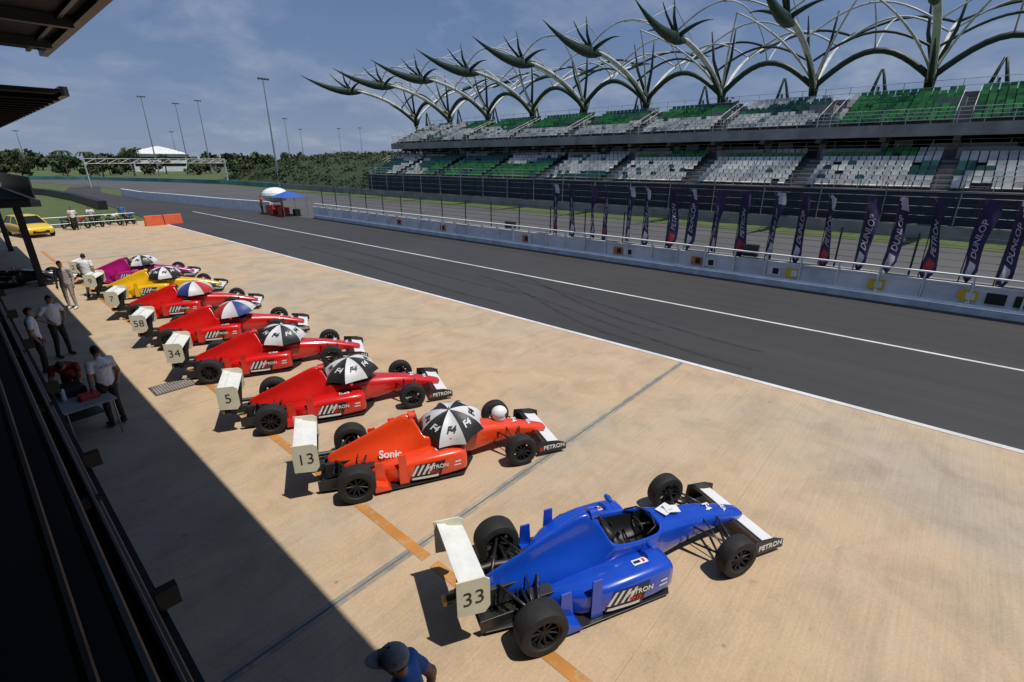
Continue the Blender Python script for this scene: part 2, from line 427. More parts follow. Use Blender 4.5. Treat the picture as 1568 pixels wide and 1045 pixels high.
for k in range(13):
    yy=SY0+4.5+8.95*k
    for s_ in (-1,1):
        b.tube([(57.6,yy+s_*.47,10.6),(51.5,yy+s_*.47,8.5)],.03,5,0)
        for q in range(4): b.tube([(51.6+q*1.9,yy+s_*.47,7.6+q*.7),(51.6+q*1.9,yy+s_*.47,8.53+q*.66)],.025,5,0)
b.build('aisle_handrails',STEELW,gs)
cf=empty('catch_fence'); b=MB(); y=SY0
while y<SY1+30:
    b.tube([(44.2,y,0),(44.2,y,3.0),(43.8,y,3.6)],.04,6,0); y+=4
for z in (.9,1.5,2.1,2.7): b.tube([(44.2,SY0,z),(44.2,SY1+28,z)],.012,4,0)
b.build('posts_and_cables',GALV,cf)
b=MB(); b.box((44.0,SY0,.0),(44.15,SY1+28,.85)); b.build('guard_rail',CONCG,cf)
sheet('verge_grass',[(40.1,-60),(43.9,-60),(43.9,100),(40.5,100)],.002,GRASS)
# ------------------------------------------------------------------ roof skeleton
rf=empty('grandstand_roof_frame')
cy=[4.3+8.9*k for k in range(-6,9)]
def bez(p0,p1,p2,p3,n=14):
    P=[]
    for i in range(n+1):
        t=i/n; P.append(Vector(p0)*(1-t)**3+Vector(p1)*3*t*(1-t)**2+Vector(p2)*3*t*t*(1-t)+Vector(p3)*t**3)
    return P
W=MB(); G=MB(); C=MB()
def arch(B,x,y0,y1,z,h,r,dx=0,n=12):
    B.tube([(x+dx*math.sin(math.pi*i/n),y0+(y1-y0)*i/n,z+h*math.sin(math.pi*i/n)) for i in range(n+1)],r,6,0)
for i,yc in enumerate(cy):
    C.tube([(59.6,yc,0),(59.6,yc,10.0),(59.4,yc,10.9)],[.36,.32,.27],10,0)
    G.tube([(59.4,yc,10.5),(59.2,yc,11.8),(58.6,yc,12.7)],[.32,.44,.30],8,0)
    G.tube([(59.4,yc,10.8),(60.4,yc,12.6)],[.3,.2],8,0)
    P=bez((59.1,yc,11.6),(56.2,yc,14.0),(50.5,yc,15.5),(45.8,yc,15.45),16)
    W.tube(P,[.25-.06*k/16 for k in range(17)],8,0,flat=1.25)
    G.tube([p+Vector((0,0,-.32)) for p in P[0:8]],[.14,.20,.20,.18,.15,.11,.07,.03],6,0)
    P2=bez((48.8,yc,15.35),(45.2,yc,14.8),(42,yc,15.4),(39.0,yc,16.6),9)
    G.tube(P2,[.26,.44,.54,.52,.45,.37,.29,.20,.11,.03],8,0,flat=.7)
    G.tube([(46.9,yc,15.3),(46.0,yc,16.6),(45.7,yc,18.1)],[.24,.14,.04],6,0)
    G.tube([(46.6,yc,15.4),(44.6,yc,16.5),(43.6,yc,17.3)],[.16,.10,.03],6,0)
    W.tube([(45.9,yc,17.5),(51,yc,15.2)],.04,5,0)
    W.tube([(45.9,yc,17.5),(41.5,yc,15.7)],.035,5,0)
    for s_ in (-1,1):
        G.tube(bez((47.0,yc,15.3),(46.9,yc+s_*1.2,16.0),(46.9,yc+s_*2.2,16.3),(47.1,yc+s_*3.0,16.2),6),[.22,.2,.17,.13,.09,.06,.03],6,0)
        G.tube([(59.2,yc,12.2),(58.2,yc+s_*.9,15.0),(57.6,yc+s_*1.2,17.6)],[.2,.15,.07],6,0)
        W.tube(bez((59.2,yc,11.9),(56,yc+s_*1.2,14.6),(52,yc+s_*3.0,16.2),(48.4,yc+s_*4.45,16.7),8),[.13,.12,.11,.10,.09,.08,.07,.06,.06],6,0)
    P=bez((59.4,yc,11.6),(62.0,yc,14.6),(66.5,yc,16.8),(73,yc,18.2),14); W.tube(P,[.22-.07*k/14 for k in range(15)],8,0)
    P2=bez((70,yc,17.3),(72,yc,18.2),(74,yc,18.6),(77,yc,18.8),6); G.tube(P2,[.2,.30,.32,.27,.2,.1,.03],8,0,flat=.6)
    G.tube([(66,yc+3.2,9),(65.5,yc+4.4,13.6)],[.26,.1],6,0); G.tube([(66,yc+5.6,9),(65.5,yc+4.5,13.6)],[.26,.1],6,0)
    G.tube([(66,yc+4.4,9),(65.5,yc+4.45,12.0)],[.12,.1],6,0)
    if i<len(cy)-1:
        y1=cy[i+1]; ym=(yc+y1)/2
        arch(G,59.1,yc,y1,11.7,2.5,.27,-.6)
        arch(G,56.4,yc,y1,13.5,1.8,.11,0)
        arch(W,52.6,yc,y1,14.8,1.9,.08,0)
        arch(W,46.4,yc,y1,15.5,1.5,.07,-1.0)
        arch(W,66.0,yc,y1,16.2,1.9,.10,0)
        arch(G,72.5,yc,y1,18.1,1.3,.14,1.2)
        W.tube(bez((45.4,ym,16.9),(50,ym,18.2),(56,ym,17.2),(58.5,ym,14.1),12),.06,6,0)
        W.tube(bez((58.5,ym,14.1),(61,ym,16.8),(66,ym,18.3),(73.6,ym,19.4),12),.07,6,0)
W.build('white_booms',STEELW,rf,smooth=True); G.build('green_steelwork',GSTEEL,rf,smooth=True); C.build('columns',CONCG,rf,smooth=True)
# ------------------------------------------------------------------ pit building (left)
pb=empty('pit_building')
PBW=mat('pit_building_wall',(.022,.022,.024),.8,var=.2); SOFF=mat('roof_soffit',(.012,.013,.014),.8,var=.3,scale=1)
b=MB()
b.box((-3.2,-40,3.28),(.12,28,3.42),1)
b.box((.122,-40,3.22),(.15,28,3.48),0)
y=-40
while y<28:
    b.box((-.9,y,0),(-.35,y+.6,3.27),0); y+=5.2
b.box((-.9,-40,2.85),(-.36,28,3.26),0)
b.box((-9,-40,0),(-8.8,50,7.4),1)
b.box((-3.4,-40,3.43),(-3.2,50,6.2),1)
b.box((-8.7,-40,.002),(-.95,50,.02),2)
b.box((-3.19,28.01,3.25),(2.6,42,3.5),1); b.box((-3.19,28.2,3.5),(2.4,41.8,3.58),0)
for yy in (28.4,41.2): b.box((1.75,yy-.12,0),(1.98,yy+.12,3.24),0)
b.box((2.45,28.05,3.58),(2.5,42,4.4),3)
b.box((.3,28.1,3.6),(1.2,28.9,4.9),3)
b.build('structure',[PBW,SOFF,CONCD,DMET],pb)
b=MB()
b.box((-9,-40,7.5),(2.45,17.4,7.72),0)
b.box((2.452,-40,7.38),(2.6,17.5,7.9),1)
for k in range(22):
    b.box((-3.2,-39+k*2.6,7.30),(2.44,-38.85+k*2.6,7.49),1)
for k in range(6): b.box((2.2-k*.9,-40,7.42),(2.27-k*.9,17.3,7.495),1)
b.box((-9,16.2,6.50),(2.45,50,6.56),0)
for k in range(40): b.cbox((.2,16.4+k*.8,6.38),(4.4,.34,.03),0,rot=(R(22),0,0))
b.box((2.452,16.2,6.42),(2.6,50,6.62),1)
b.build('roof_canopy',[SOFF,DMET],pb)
b=MB()
for (x,z,r) in ((.02,4.12,.014),(-.055,4.05,.014),(.10,3.62,.016),(.075,3.85,.010)): b.tube([(x,-6,z),(x,28,z)],r,8,0)
y=-5.3
while y<28:
    b.tube([(.03,y,3.43),(.02,y,4.11)],.014,6,0); b.cbox((.06,y,3.62),(.12,.03,.04),0); b.box((.13,y+.6,3.48),(.20,y+.64,3.56),0); y+=1.3
b.build('balcony_railing',[mat('railing_paint',(.014,.0145,.015),.6,0)],pb)
# ------------------------------------------------------------------ formula cars
def lathe_wheel(b,c,r,w):
    h=w/2
    prof=[(r*.60,-h*.80),(r*.66,-h),(r*.84,-h*1.02),(r*.95,-h*.93),(r*.99,-h*.72),(r,-h*.3),(r,h*.3),(r*.99,h*.72),(r*.95,h*.93),(r*.84,h*1.02),(r*.66,h),(r*.60,h*.80)]
    b.lathe(prof,40,c,0)
    b.lathe([(r*.60,-h*.80),(r*.62,-h*.86),(r*.57,-h*.84),(r*.54,-h*.5),(r*.54,h*.5),(r*.57,h*.84),(r*.62,h*.86),(r*.60,h*.8)],40,c,1)
    for s_ in (-1,1):
        for k in range(10):
            a=k*math.pi/5
            p0=Vector((c[0]+r*.10*math.cos(a),c[1]+s_*h*.45,c[2]+r*.10*math.sin(a))); p1=Vector((c[0]+r*.56*math.cos(a),c[1]+s_*h*.72,c[2]+r*.56*math.sin(a)))
            b.tube([p0,p1],[.022,.014],5,1)
        b.lathe([(0.001,s_*h*.62),(r*.12,s_*h*.6),(r*.16,s_*h*.4)],16,c,1)
    b.lathe([(.001,0),(r*.42,0),(r*.42,.02),(.001,.02)],20,c,2)
ST=[(2.14,.085,.19,.225,.245,.06),(2.10,.115,.175,.235,.265,.085),(1.85,.150,.17,.30,.345,.11),(1.6,.170,.18,.37,.425,.12),(1.375,.185,.18,.42,.49,.13),
    (1.0,.215,.15,.475,.555,.14),(.75,.25,.11,.515,.595,.15),(.58,.275,.09,.545,.63,.17),(.54,.285,.085,.555,.64,.18),
    ('c',.50,.30,.08,.575),('c',.30,.335,.07,.585),('c',0,.35,.06,.60),('c',-.22,.35,.06,.66),
    (-.25,.35,.06,.63,.76,.22),(-.33,.355,.06,.60,.90,.12),(-.42,.355,.06,.55,.985,.075),(-.55,.35,.06,.51,.975,.055),(-.8,.33,.07,.46,.87,.04),
    (-1.1,.25,.09,.42,.74,.03),(-1.4,.16,.13,.37,.62,.025),(-1.65,.10,.18,.34,.53,.025),(-1.8,.07,.22,.33,.46,.025)]
def body(b):
    rings=[];ck=[]
    for s_ in ST:
        if s_[0]=='c':
            _,x,hw,zb,zs=s_; p=[(0,zb),(.75*hw,zb),(hw,zb+.3*(zs-zb)),(hw*.98,zb+.75*(zs-zb)),(hw*.95,zs-.03),(.88*hw,zs),(.76*hw,zs-.005),(.70*hw,.26),(0,.22)]; ck.append(True)
        else:
            x,hw,zb,zs,zt,tw=s_; d=hw-tw; H=zt-zs
            k1,k2=(.82,.40) if x>-.3 else (.70,.24)
            p=[(0,zb),(.75*hw,zb),(hw,zb+.3*(zs-zb)),(hw*.98,zb+.75*(zs-zb)),(tw+k1*d,zs),(tw+k2*d,zs+.35*H),(tw+.07*d,zs+.72*H),(tw*.75,zt-.01),(0,zt)]; ck.append(False)
        rings.append([(x,y,z) for y,z in p]+[(x,-y,z) for y,z in p[-2:0:-1]])
    n=len(rings[0]); vs=[v for r in rings for v in r]; fs=[];ms=[]
    for i in range(len(rings)-1):
        for k in range(n):
            fs.append((i*n+k,(i+1)*n+k,(i+1)*n+(k+1)%n,i*n+(k+1)%n))
            dark = (ck[i] or ck[i+1]) and k in (6,7,8,9)
            ms.append(1 if dark else 0)
    fs.append(tuple(range(n))); ms.append(0); fs.append(tuple((len(rings)-1)*n+k for k in range(n))[::-1]); ms.append(1)
    b.add(vs,fs,ms)
SP=[(.42,.36,.63,.13,.43),(.40,.33,.665,.10,.465),(.32,.31,.69,.08,.485),(.1,.30,.705,.065,.495),(-.2,.28,.71,.06,.49),(-.5,.26,.69,.06,.455),(-.8,.22,.60,.06,.39),(-1.02,.16,.46,.06,.32),(-1.2,.10,.34,.07,.26)]
def sp_y(x):
    for i in range(len(SP)-1):
        if SP[i][0]>=x>=SP[i+1][0]:
            t=(SP[i][0]-x)/(SP[i][0]-SP[i+1][0]); return SP[i][2]+(SP[i+1][2]-SP[i][2])*t
    return .6
def sidepod(b,s_):
    n=20; rings=[]
    for (x,yi,yo,z0,z1) in SP:
        cyy,czz=(yi+yo)/2,(z0+z1)/2; a=(yo-yi)/2; c=(z1-z0)/2; rg=[]
        for k in range(n):
            th=2*math.pi*k/n; co,si=math.cos(th),math.sin(th); e=2/4.2
            rg.append((x,s_*(cyy+a*math.copysign(abs(co)**e,co)),czz+c*math.copysign(abs(si)**e,si)))
        rings.append(rg)
    vs=[v for r in rings for v in r]; fs=[]; 
    for i in range(len(rings)-1):
        for k in range(n):
            f=(i*n+k,(i+1)*n+k,(i+1)*n+(k+1)%n,i*n+(k+1)%n)
            fs.append(f if s_>0 else f[::-1])
    ms=[0]*len(fs)
    fs.append(tuple(range(n)) if s_>0 else tuple(range(n))[::-1]); ms.append(1)
    fs.append(tuple((len(rings)-1)*n+k for k in range(n))); ms.append(1)
    b.add(vs,fs,ms)
def text(body_,size,loc,rot,m,parent,name='lettering',align='CENTER',ext=.002,shear=0,bold=0):
    tx=D.curves.new(name,'FONT'); tx.body=body_; tx.size=size; tx.extrude=ext; tx.align_x=align; tx.align_y='CENTER'; tx.shear=shear; tx.offset=bold
    tx.materials.append(m); o=new_obj(name,tx,parent); o.location=loc; o.rotation_euler=rot; return o
DECW=mat('decal_white',(.70,.71,.72),.4,var=.05); DECB=mat('decal_black',(.012,.012,.015),.4,var=.1); DECR=mat('decal_red',(.55,.02,.02),.4)
PLATE=mat('number_plate_white',(.70,.71,.68),.45,var=.1,scale=6); CREAM=mat('number_plate_cream',(.66,.64,.50),.5,var=.08,scale=6)
def umbrella(parent,cols,tilt=(0,0,0),loc=(0.3,0,.72)):
    b=MB(); e=Euler(tilt).to_matrix(); n=8; K=6; sub=4
    for g in range(n):
        vs=[];fs=[]
        for i in range(K+1):
            t=i/K
            for k in range(sub+1):
                s_=k/sub; a=2*math.pi*(g+s_)/n
                bul=math.cos(math.pi/n)/math.cos(math.pi*(s_-.5)*2/n)
                dip=math.sin(math.pi*s_)
                rr=.60*math.sin(t*1.25)/math.sin(1.25)*(bul*.985+.015)*(1-.09*dip*t**4)
                z=.34*(math.cos(t*1.25)-math.cos(1.25))/(1-math.cos(1.25))-.028*dip*math.sin(math.pi*t*.8)
                vs.append(e@Vector((rr*math.cos(a),rr*math.sin(a),z)))
        for i in range(K):
            for k in range(sub): fs.append((i*(sub+1)+k,(i+1)*(sub+1)+k,(i+1)*(sub+1)+k+1,i*(sub+1)+k+1))
        b.add([v+Vector(loc) for v in vs],fs,g%2 if len(cols)==2 else g%len(cols))
    o=b.build('umbrella_canopy',cols,parent,smooth=True)
    b=MB(); q=lambda p: e@Vector(p)+Vector(loc)
    b.tube([q((0,0,.40)),q((0,0,-.42))],.008,6,0)
    for g in range(n):
        a=2*math.pi*g/n; b.tube([q((.6*math.sin(t)/math.sin(1.25)*math.cos(a),.6*math.sin(t)/math.sin(1.25)*math.sin(a),.34*(math.cos(t)-math.cos(1.25))/(1-math.cos(1.25))-.006)) for t in (0,.4,.8,1.25)],.004,4,0)
    b.build('umbrella_frame',DMET,parent)
    if len(cols)==2:
        for g in range(n):
            a=2*math.pi*(g+.5)/n
            rr=.385; z=.195; d=Vector((math.cos(a),math.sin(a),0)); 
            pos=q((d.x*rr,d.y*rr,z+.014)); tang=Vector((-d.y,d.x,0)); slope=Vector((-d.x,-d.y,.72)).normalized(); nrm=tang.cross(slope)
            Mx=Matrix((tang,slope,nrm)).transposed(); Mx=e@Mx
            text('F4',.16,pos,Mx.to_euler(),DECB if g%2 else cols[1],parent,'umbrella_lettering',ext=.001,shear=.3,bold=.005)
def f_car(loc,rz,colname,col,num=None,umb=None,helmet=False,paper=False,rough=.26):
    P=mat('paint_'+colname,col,rough,coat=.8,var=.10,scale=2.5)
    car=empty('formula_race_car',(loc[0],loc[1],.0),rz)
    b=MB(); body(b); b.build('bodywork',[P,BLACK],car,smooth=True,sub=2)
    b=MB(); sidepod(b,1); sidepod(b,-1); b.build('sidepods',[P,BLACK],car,smooth=True,auto=50)
    b=MB()
    b.add([(.62,-.30,.045),(.35,-.70,.045),(-.95,-.72,.045),(-1.25,-.45,.045),(-1.9,-.38,.06),(-1.9,.38,.06),(-1.25,.45,.045),(-.95,.72,.045),(.35,.70,.045),(.62,.30,.045),
           (.62,-.30,.06),(.35,-.70,.06),(-.95,-.72,.06),(-1.25,-.45,.06),(-1.9,-.38,.075),(-1.9,.38,.075),(-1.25,.45,.06),(-.95,.72,.06),(.35,.70,.06),(.62,.30,.06)],
          [tuple(range(10))[::-1],tuple(range(10,20))]+[(i,(i+1)%10,10+(i+1)%10,10+i) for i in range(10)],0)
    b.cbox((-1.45,0,.24),(.75,.24,.26),1); b.cbox((-1.95,0,.30),(.35,.13,.14),1)
    b.tube([(-2.08,0,.30),(-2.24,0,.30)],.055,12,0); b.tube([(-2.24,0,.30),(-2.28,0,.30)],.062,12,2)
    b.tube([(-1.2,.18,.35),(-1.6,.24,.36),(-2.0,.22,.38)],.04,10,1)
    for k in range(5): b.tube([(-1.2-.12*k,-.13,.30),(-1.15-.14*k,-.2,.22),(-1.2-.12*k,-.15,.14)],.012,5,0)
    for s_ in (-1,1):
        b.box((-1.95,s_*.36-.01,.06),(-1.5,s_*.36+.01,.24),0)
        b.cbox((-1.2,s_*.30,.26),(.30,.15,.14),1)
    b.build('floor_and_gearbox',[CARB,DMET,YEL],car,bev=.008)
    b=MB()
    for s_ in (-1,1):
        for (x,y,h,w) in ((-.62,.655,.60,.10),(-.98,.60,.50,.11)):
            b.add([(x-w,s_*(y-.012),.07),(x+w*.6,s_*(y-.012),.07),(x+w*.3,s_*(y-.012-.02),h),(x-w*.9,s_*(y-.03),h),
                   (x-w,s_*(y+.012),.07),(x+w*.6,s_*(y+.012),.07),(x+w*.3,s_*(y-.008),h),(x-w*.9,s_*(y-.008),h)],
                  [(0,1,2,3),(4,7,6,5),(0,4,5,1),(1,5,6,2),(2,6,7,3),(3,7,4,0)],0)
        b.add([(-1.12,s_*.48,.065),(-.86,s_*.48,.065),(-.86,s_*.74,.065),(-1.12,s_*.74,.065),(-1.10,s_*.48,.22),(-.92,s_*.48,.16),(-.90,s_*.73,.13),(-1.10,s_*.73,.20)],
              [(0,3,2,1),(4,5,6,7),(0,1,5,4),(1,2,6,5),(2,3,7,6),(3,0,4,7)],0)
        b.ell((.18,s_*.47,.66),(.045,.085,.035),0,12,8); b.tube([(.2,s_*.33,.56),(.18,s_*.44,.65)],.010,6,0)
    b.tube([(-.30,0,.93),(-.42,0,.93)],[.075,.085],14,0)
    b.build('fins_and_mirrors',[P],car,smooth=False,bev=.006)
    b=MB(); b.ell((-.30,0,.925),(.012,.06,.045),0,14,6)
    b.tube([(-.26,-.17,.66),(-.30,-.10,.90),(-.32,0,1.0),(-.30,.10,.90),(-.26,.17,.66)],.022,8,0)
    b.cbox((-.18,0,.60),(.10,.34,.18),0,rot=(0,R(10),0)); b.cbox((-.12,0,.38),(.12,.38,.35),0,rot=(0,R(18),0))
    b.tube([(.34,.12*math.cos(a),.53+.08*math.sin(a)) for a in [i*math.pi/6 for i in range(13)]],.013,6,0); b.tube([(.34,0,.53),(.55,0,.50)],.02,8,0)
    b.tube([(.30,-.25,.60),(.46,-.20,.635),(.53,0,.66),(.46,.20,.635),(.30,.25,.60)],.012,6,0)
    b.build('cockpit',[BLACK],car,smooth=True)
    b=MB()
    for s_ in (-1,1): b.cbox((-.06,s_*.09,.46),(.02,.05,.30),1,rot=(0,R(20),0))
    for s_ in (-1,1):
        b.cbox((.02,s_*.50,.4985),(.20,.08,.004),0)
        b.cbox((-.02,s_*.50,.5035),(.09,.035,.003),1); b.cbox((.07,s_*.50,.5035),(.03,.05,.003),2)
    b.build('stickers_and_harness',[DECW,DECB,DECR],car)
    for (n_,x,y,r,w) in (('front_wheel',1.375,.70,.272,.20),('front_wheel',1.375,-.70,.272,.20),('rear_wheel',-1.375,.70,.29,.27),('rear_wheel',-1.375,-.70,.29,.27)):
        b=MB(); lathe_wheel(b,(0,0,0),r,w); o=b.build(n_,[TYRE,RIM,DMET],car,smooth=True,auto=40); o.location=(x,y,r); o.rotation_euler=(0,random.random()*3,0)
    b=MB()
    for s_ in (-1,1):
        for (x0,z0,x1,z1) in ((1.55,.40,1.40,.38),(1.10,.40,1.36,.38),(1.62,.20,1.40,.17),(1.05,.18,1.36,.17)): b.tube([(x0,s_*.15,z0),(x1,s_*.62,z1)],.012,6,0,flat=1.6)
        b.tube([(1.30,s_*.16,.45),(1.38,s_*.60,.18)],.010,6,0); b.tube([(1.48,s_*.15,.31),(1.50,s_*.62,.29)],.009,6,0)
        for (x0,z0,x1,z1) in ((-1.15,.42,-1.35,.40),(-1.65,.40,-1.40,.40),(-1.10,.16,-1.36,.17),(-1.70,.17,-1.40,.17)): b.tube([(x0,s_*.10,z0),(x1,s_*.60,z1)],.013,6,0,flat=1.6)
        b.tube([(-1.375,s_*.1,.28),(-1.375,s_*.62,.29)],.022,8,0); b.tube([(-1.3,s_*.14,.46),(-1.38,s_*.58,.2)],.011,6,0)
    b.build('suspension',[CARB],car,smooth=True)
    b=MB()
    def wing(b,x0,x1,z0,z1,y0,y1,t,m,n=6):
        top=[];bot=[]
        for i in range(n+1):
            u=i/n; x=x0+(x1-x0)*u; z=z0+(z1-z0)*u - .018*math.sin(math.pi*u); th=t*math.sin(math.pi*(.12+.85*(1-u)*1.0))
            top.append((x,z+th/2)); bot.append((x,z-th/2))
        pr=top+bot[::-1]; k=len(pr)
        vs=[(x,y0,z) for x,z in pr]+[(x,y1,z) for x,z in pr]
        b.add(vs,[tuple(range(k))[::-1],tuple(range(k,2*k))]+[(i,(i+1)%k,k+(i+1)%k,k+i) for i in range(k)],m)
    wing(b,1.95,2.22,.195,.13,-.64,.64,.022,0)
    for s_ in (-1,1):
        a,c=(.14,.63) if s_>0 else (-.63,-.14)
        wing(b,1.83,1.955,.275,.22,a,c,.016,1)
        y=s_*.65
        b.add([(1.74,y-.007,.08),(2.28,y-.007,.07),(2.27,y-.007,.20),(2.10,y-.007,.27),(1.76,y-.007,.31),
               (1.74,y+.007,.08),(2.28,y+.007,.07),(2.27,y+.007,.20),(2.10,y+.007,.27),(1.76,y+.007,.31)],
              [(0,1,2,3,4),(9,8,7,6,5),(0,5,6,1),(1,6,7,2),(2,7,8,3),(3,8,9,4),(4,9,5,0)],1)
        b.box((1.72,min(y-s_*.06,y),.062),(2.26,max(y-s_*.06,y),.075),1)
    b.build('front_wing',[DECW,CARB],car)
    for s_ in (-1,1):
        text('PETRON',.11,(2.04,s_*.66,.165),(R(90),0,0 if s_<0 else R(180)),DECW,car,'front_wing_lettering',bold=.003)
        mb=MB(); mb.box((1.76,min(s_*.6581,s_*.6612),.12),(1.81,max(s_*.6581,s_*.6612),.19),0); mb.build('red_mark',[DECR],car)
    b=MB()
    wing(b,-2.15,-1.88,.96,.86,-.47,.47,.03,0)
    wing(b,-2.20,-2.09,1.0,.955,-.47,.47,.016,0)
    for s_ in (-1,1):
        y=s_*.48; vs=[]
        for yy in (y-.009,y+.009): vs+=[(-2.23,yy,.56),(-1.93,yy,.52),(-1.87,yy,.60),(-1.87,yy,.95),(-1.93,yy,1.0),(-2.23,yy,1.02)]
        b.add(vs,[(0,1,2,3,4,5),(11,10,9,8,7,6)]+[(i,6+i,6+(i+1)%6,(i+1)%6) for i in range(6)],1)
    for s_ in (-1,1): b.cbox((-1.98,s_*.07,.61),(.18,.012,.50),2,rot=(0,R(8),0))
    b.tube([(-2.0,-.46,.60),(-2.0,.46,.60)],.012,6,2,flat=3)
    b.build('rear_wing',[PLATE,CREAM if num else PLATE,CARB],car)
    if num:
        for s_ in (-1,1): text(num,.26,(-2.05,s_*.4915,.76),(R(90),0,0 if s_<0 else R(180)),DECB,car,'race_number',bold=-.002)
    b=MB()
    def strip(x0,x1,z0,z1,m,sh=0,s_=-1,off=.004,n=6):
        vs=[]
        for i in range(n+1):
            x=x0+(x1-x0)*i/n
            for z,dx in ((z0,0),(z1,sh)):
                vs.append((x+dx,s_*(sp_y(min(.4,x+dx))+off),z))
        f=[(2*i,2*i+2,2*i+3,2*i+1) for i in range(n)]
        b.add(vs,f if s_<0 else [q[::-1] for q in f],m)
    for s_ in (-1,1):
        strip(-.55,-.06,.11,.40,1,.10,s_)
        for k in range(4): strip(-.53+k*.085,-.49+k*.085,.20,.385,0,.10,s_,.007,2)
        strip(-.53,-.10,.125,.165,0,.01,s_,.007)
        text('PETRON',.095,(-.10,s_*(sp_y(-.10)+.008),.30),(R(90),0,R(-1.5) if s_<0 else R(181.5)),DECW,car,'sidepod_lettering',bold=.002)
        text('PRO',.08,(-.16,s_*(sp_y(-.16)+.008),.215),(R(90),0,R(-1.5) if s_<0 else R(181.5)),DECR,car,'sidepod_lettering',bold=.003)
        strip(.20,.30,.30,.33,0,0,s_,.004); strip(.18,.30,.24,.265,0,0,s_,.004)
    b.build('sidepod_stickers',[DECW,DECB],car)
    if colname=='orange':
        for s_ in (-1,1): text('Sonic',.17,(-.80,s_*.34,.47),(R(56),0,R(-14) if s_<0 else R(194)),DECW,car,'cover_lettering',bold=.004)
    text('F4',.13,(1.50,0,.475),(0,R(13),R(-90)),DECW,car,'nose_lettering',bold=.003)
    text('SEA',.08,(1.80,0,.378),(0,R(14),R(-90)),DECW,car,'nose_lettering',bold=.002)
    if umb: umbrella(car,umb[0],umb[1],umb[2])
    if helmet:
        b=MB(); b.ell((1.24,.05,.645),(.15,.125,.135),0,24,16); b.ell((1.30,.05,.635),(.105,.112,.05),1,20,10); b.lathe([(.105,-.145),(.12,-.11),(.12,-.07)],20,(1.24,.05,.655),0,'z')
        b.build('helmet',[WHITE,GLASS],car,smooth=True)
    if paper:
        b=MB(); b.cbox((.80,.03,.622),(.24,.17,.006),0,rot=(0,R(4),R(20))); b.cbox((.88,.0,.626),(.2,.14,.004),0,rot=(0,R(5),R(-12)))
        for k in range(5): b.cbox((.78+.02*k,.03,.634-.0015*k),(.006,.11,.002),1,rot=(0,R(4),R(20)))
        b.build('paper_sheets',[DECW,DECB],car)
    return car
UB=[mat('umbrella_black',(.02,.02,.022),.5,var=.1),mat('umbrella_silver',(.62,.63,.66),.5,var=.12)]
UR=[mat('umbrella_blue',(.03,.05,.22),.5),mat('umbrella_white',(.60,.60,.62),.5),mat('umbrella_red',(.45,.03,.03),.5),mat('umbrella_white2',(.60,.60,.62),.5)]
UBL=[UR[0],UR[1],UR[0],UR[1],UR[2],UR[1],UR[0],UR[1]]
TH=R(-26.5)
red=(.60,.012,.010)
f_car((4.62,2.33),TH,'blue',(.005,.060,.48),'33',None,paper=True)
f_car((4.66,5.98),R(-27.5),'orange',(.78,.060,.012),'13',(UB,(R(8),R(-8),R(10)),(.30,-.08,.66)),helmet=True)
f_car((4.66,9.06),R(-25.8),'red',red,'5',(UB,(R(-2),R(-4),R(30)),(.22,0,.74)))
f_car((4.70,12.45),TH,'red_b',red,'34',(UB,(R(5),R(3),R(5)),(.22,0,.72)))
f_car((4.75,15.75),TH,'red_c',red,'58',(UBL,(R(0),R(-6),R(15)),(.25,0,.72)))
f_car((4.85,19.5),TH,'red_d',red,'7',(UR,(R(4),R(-3),R(35)),(.22,0,.72)))
f_car((4.90,23.2),TH,'yellow',(.78,.45,.01),'9',(UB,(R(4),R(-3),R(35)),(.22,0,.72)))
f_car((5.00,26.9),TH,'magenta',(.36,.01,.16),'21',(UB,(R(4),R(-3),R(12)),(.22,0,.72)))
f_car((.9,29.5),R(-15),'black',(.015,.015,.018),None,None)
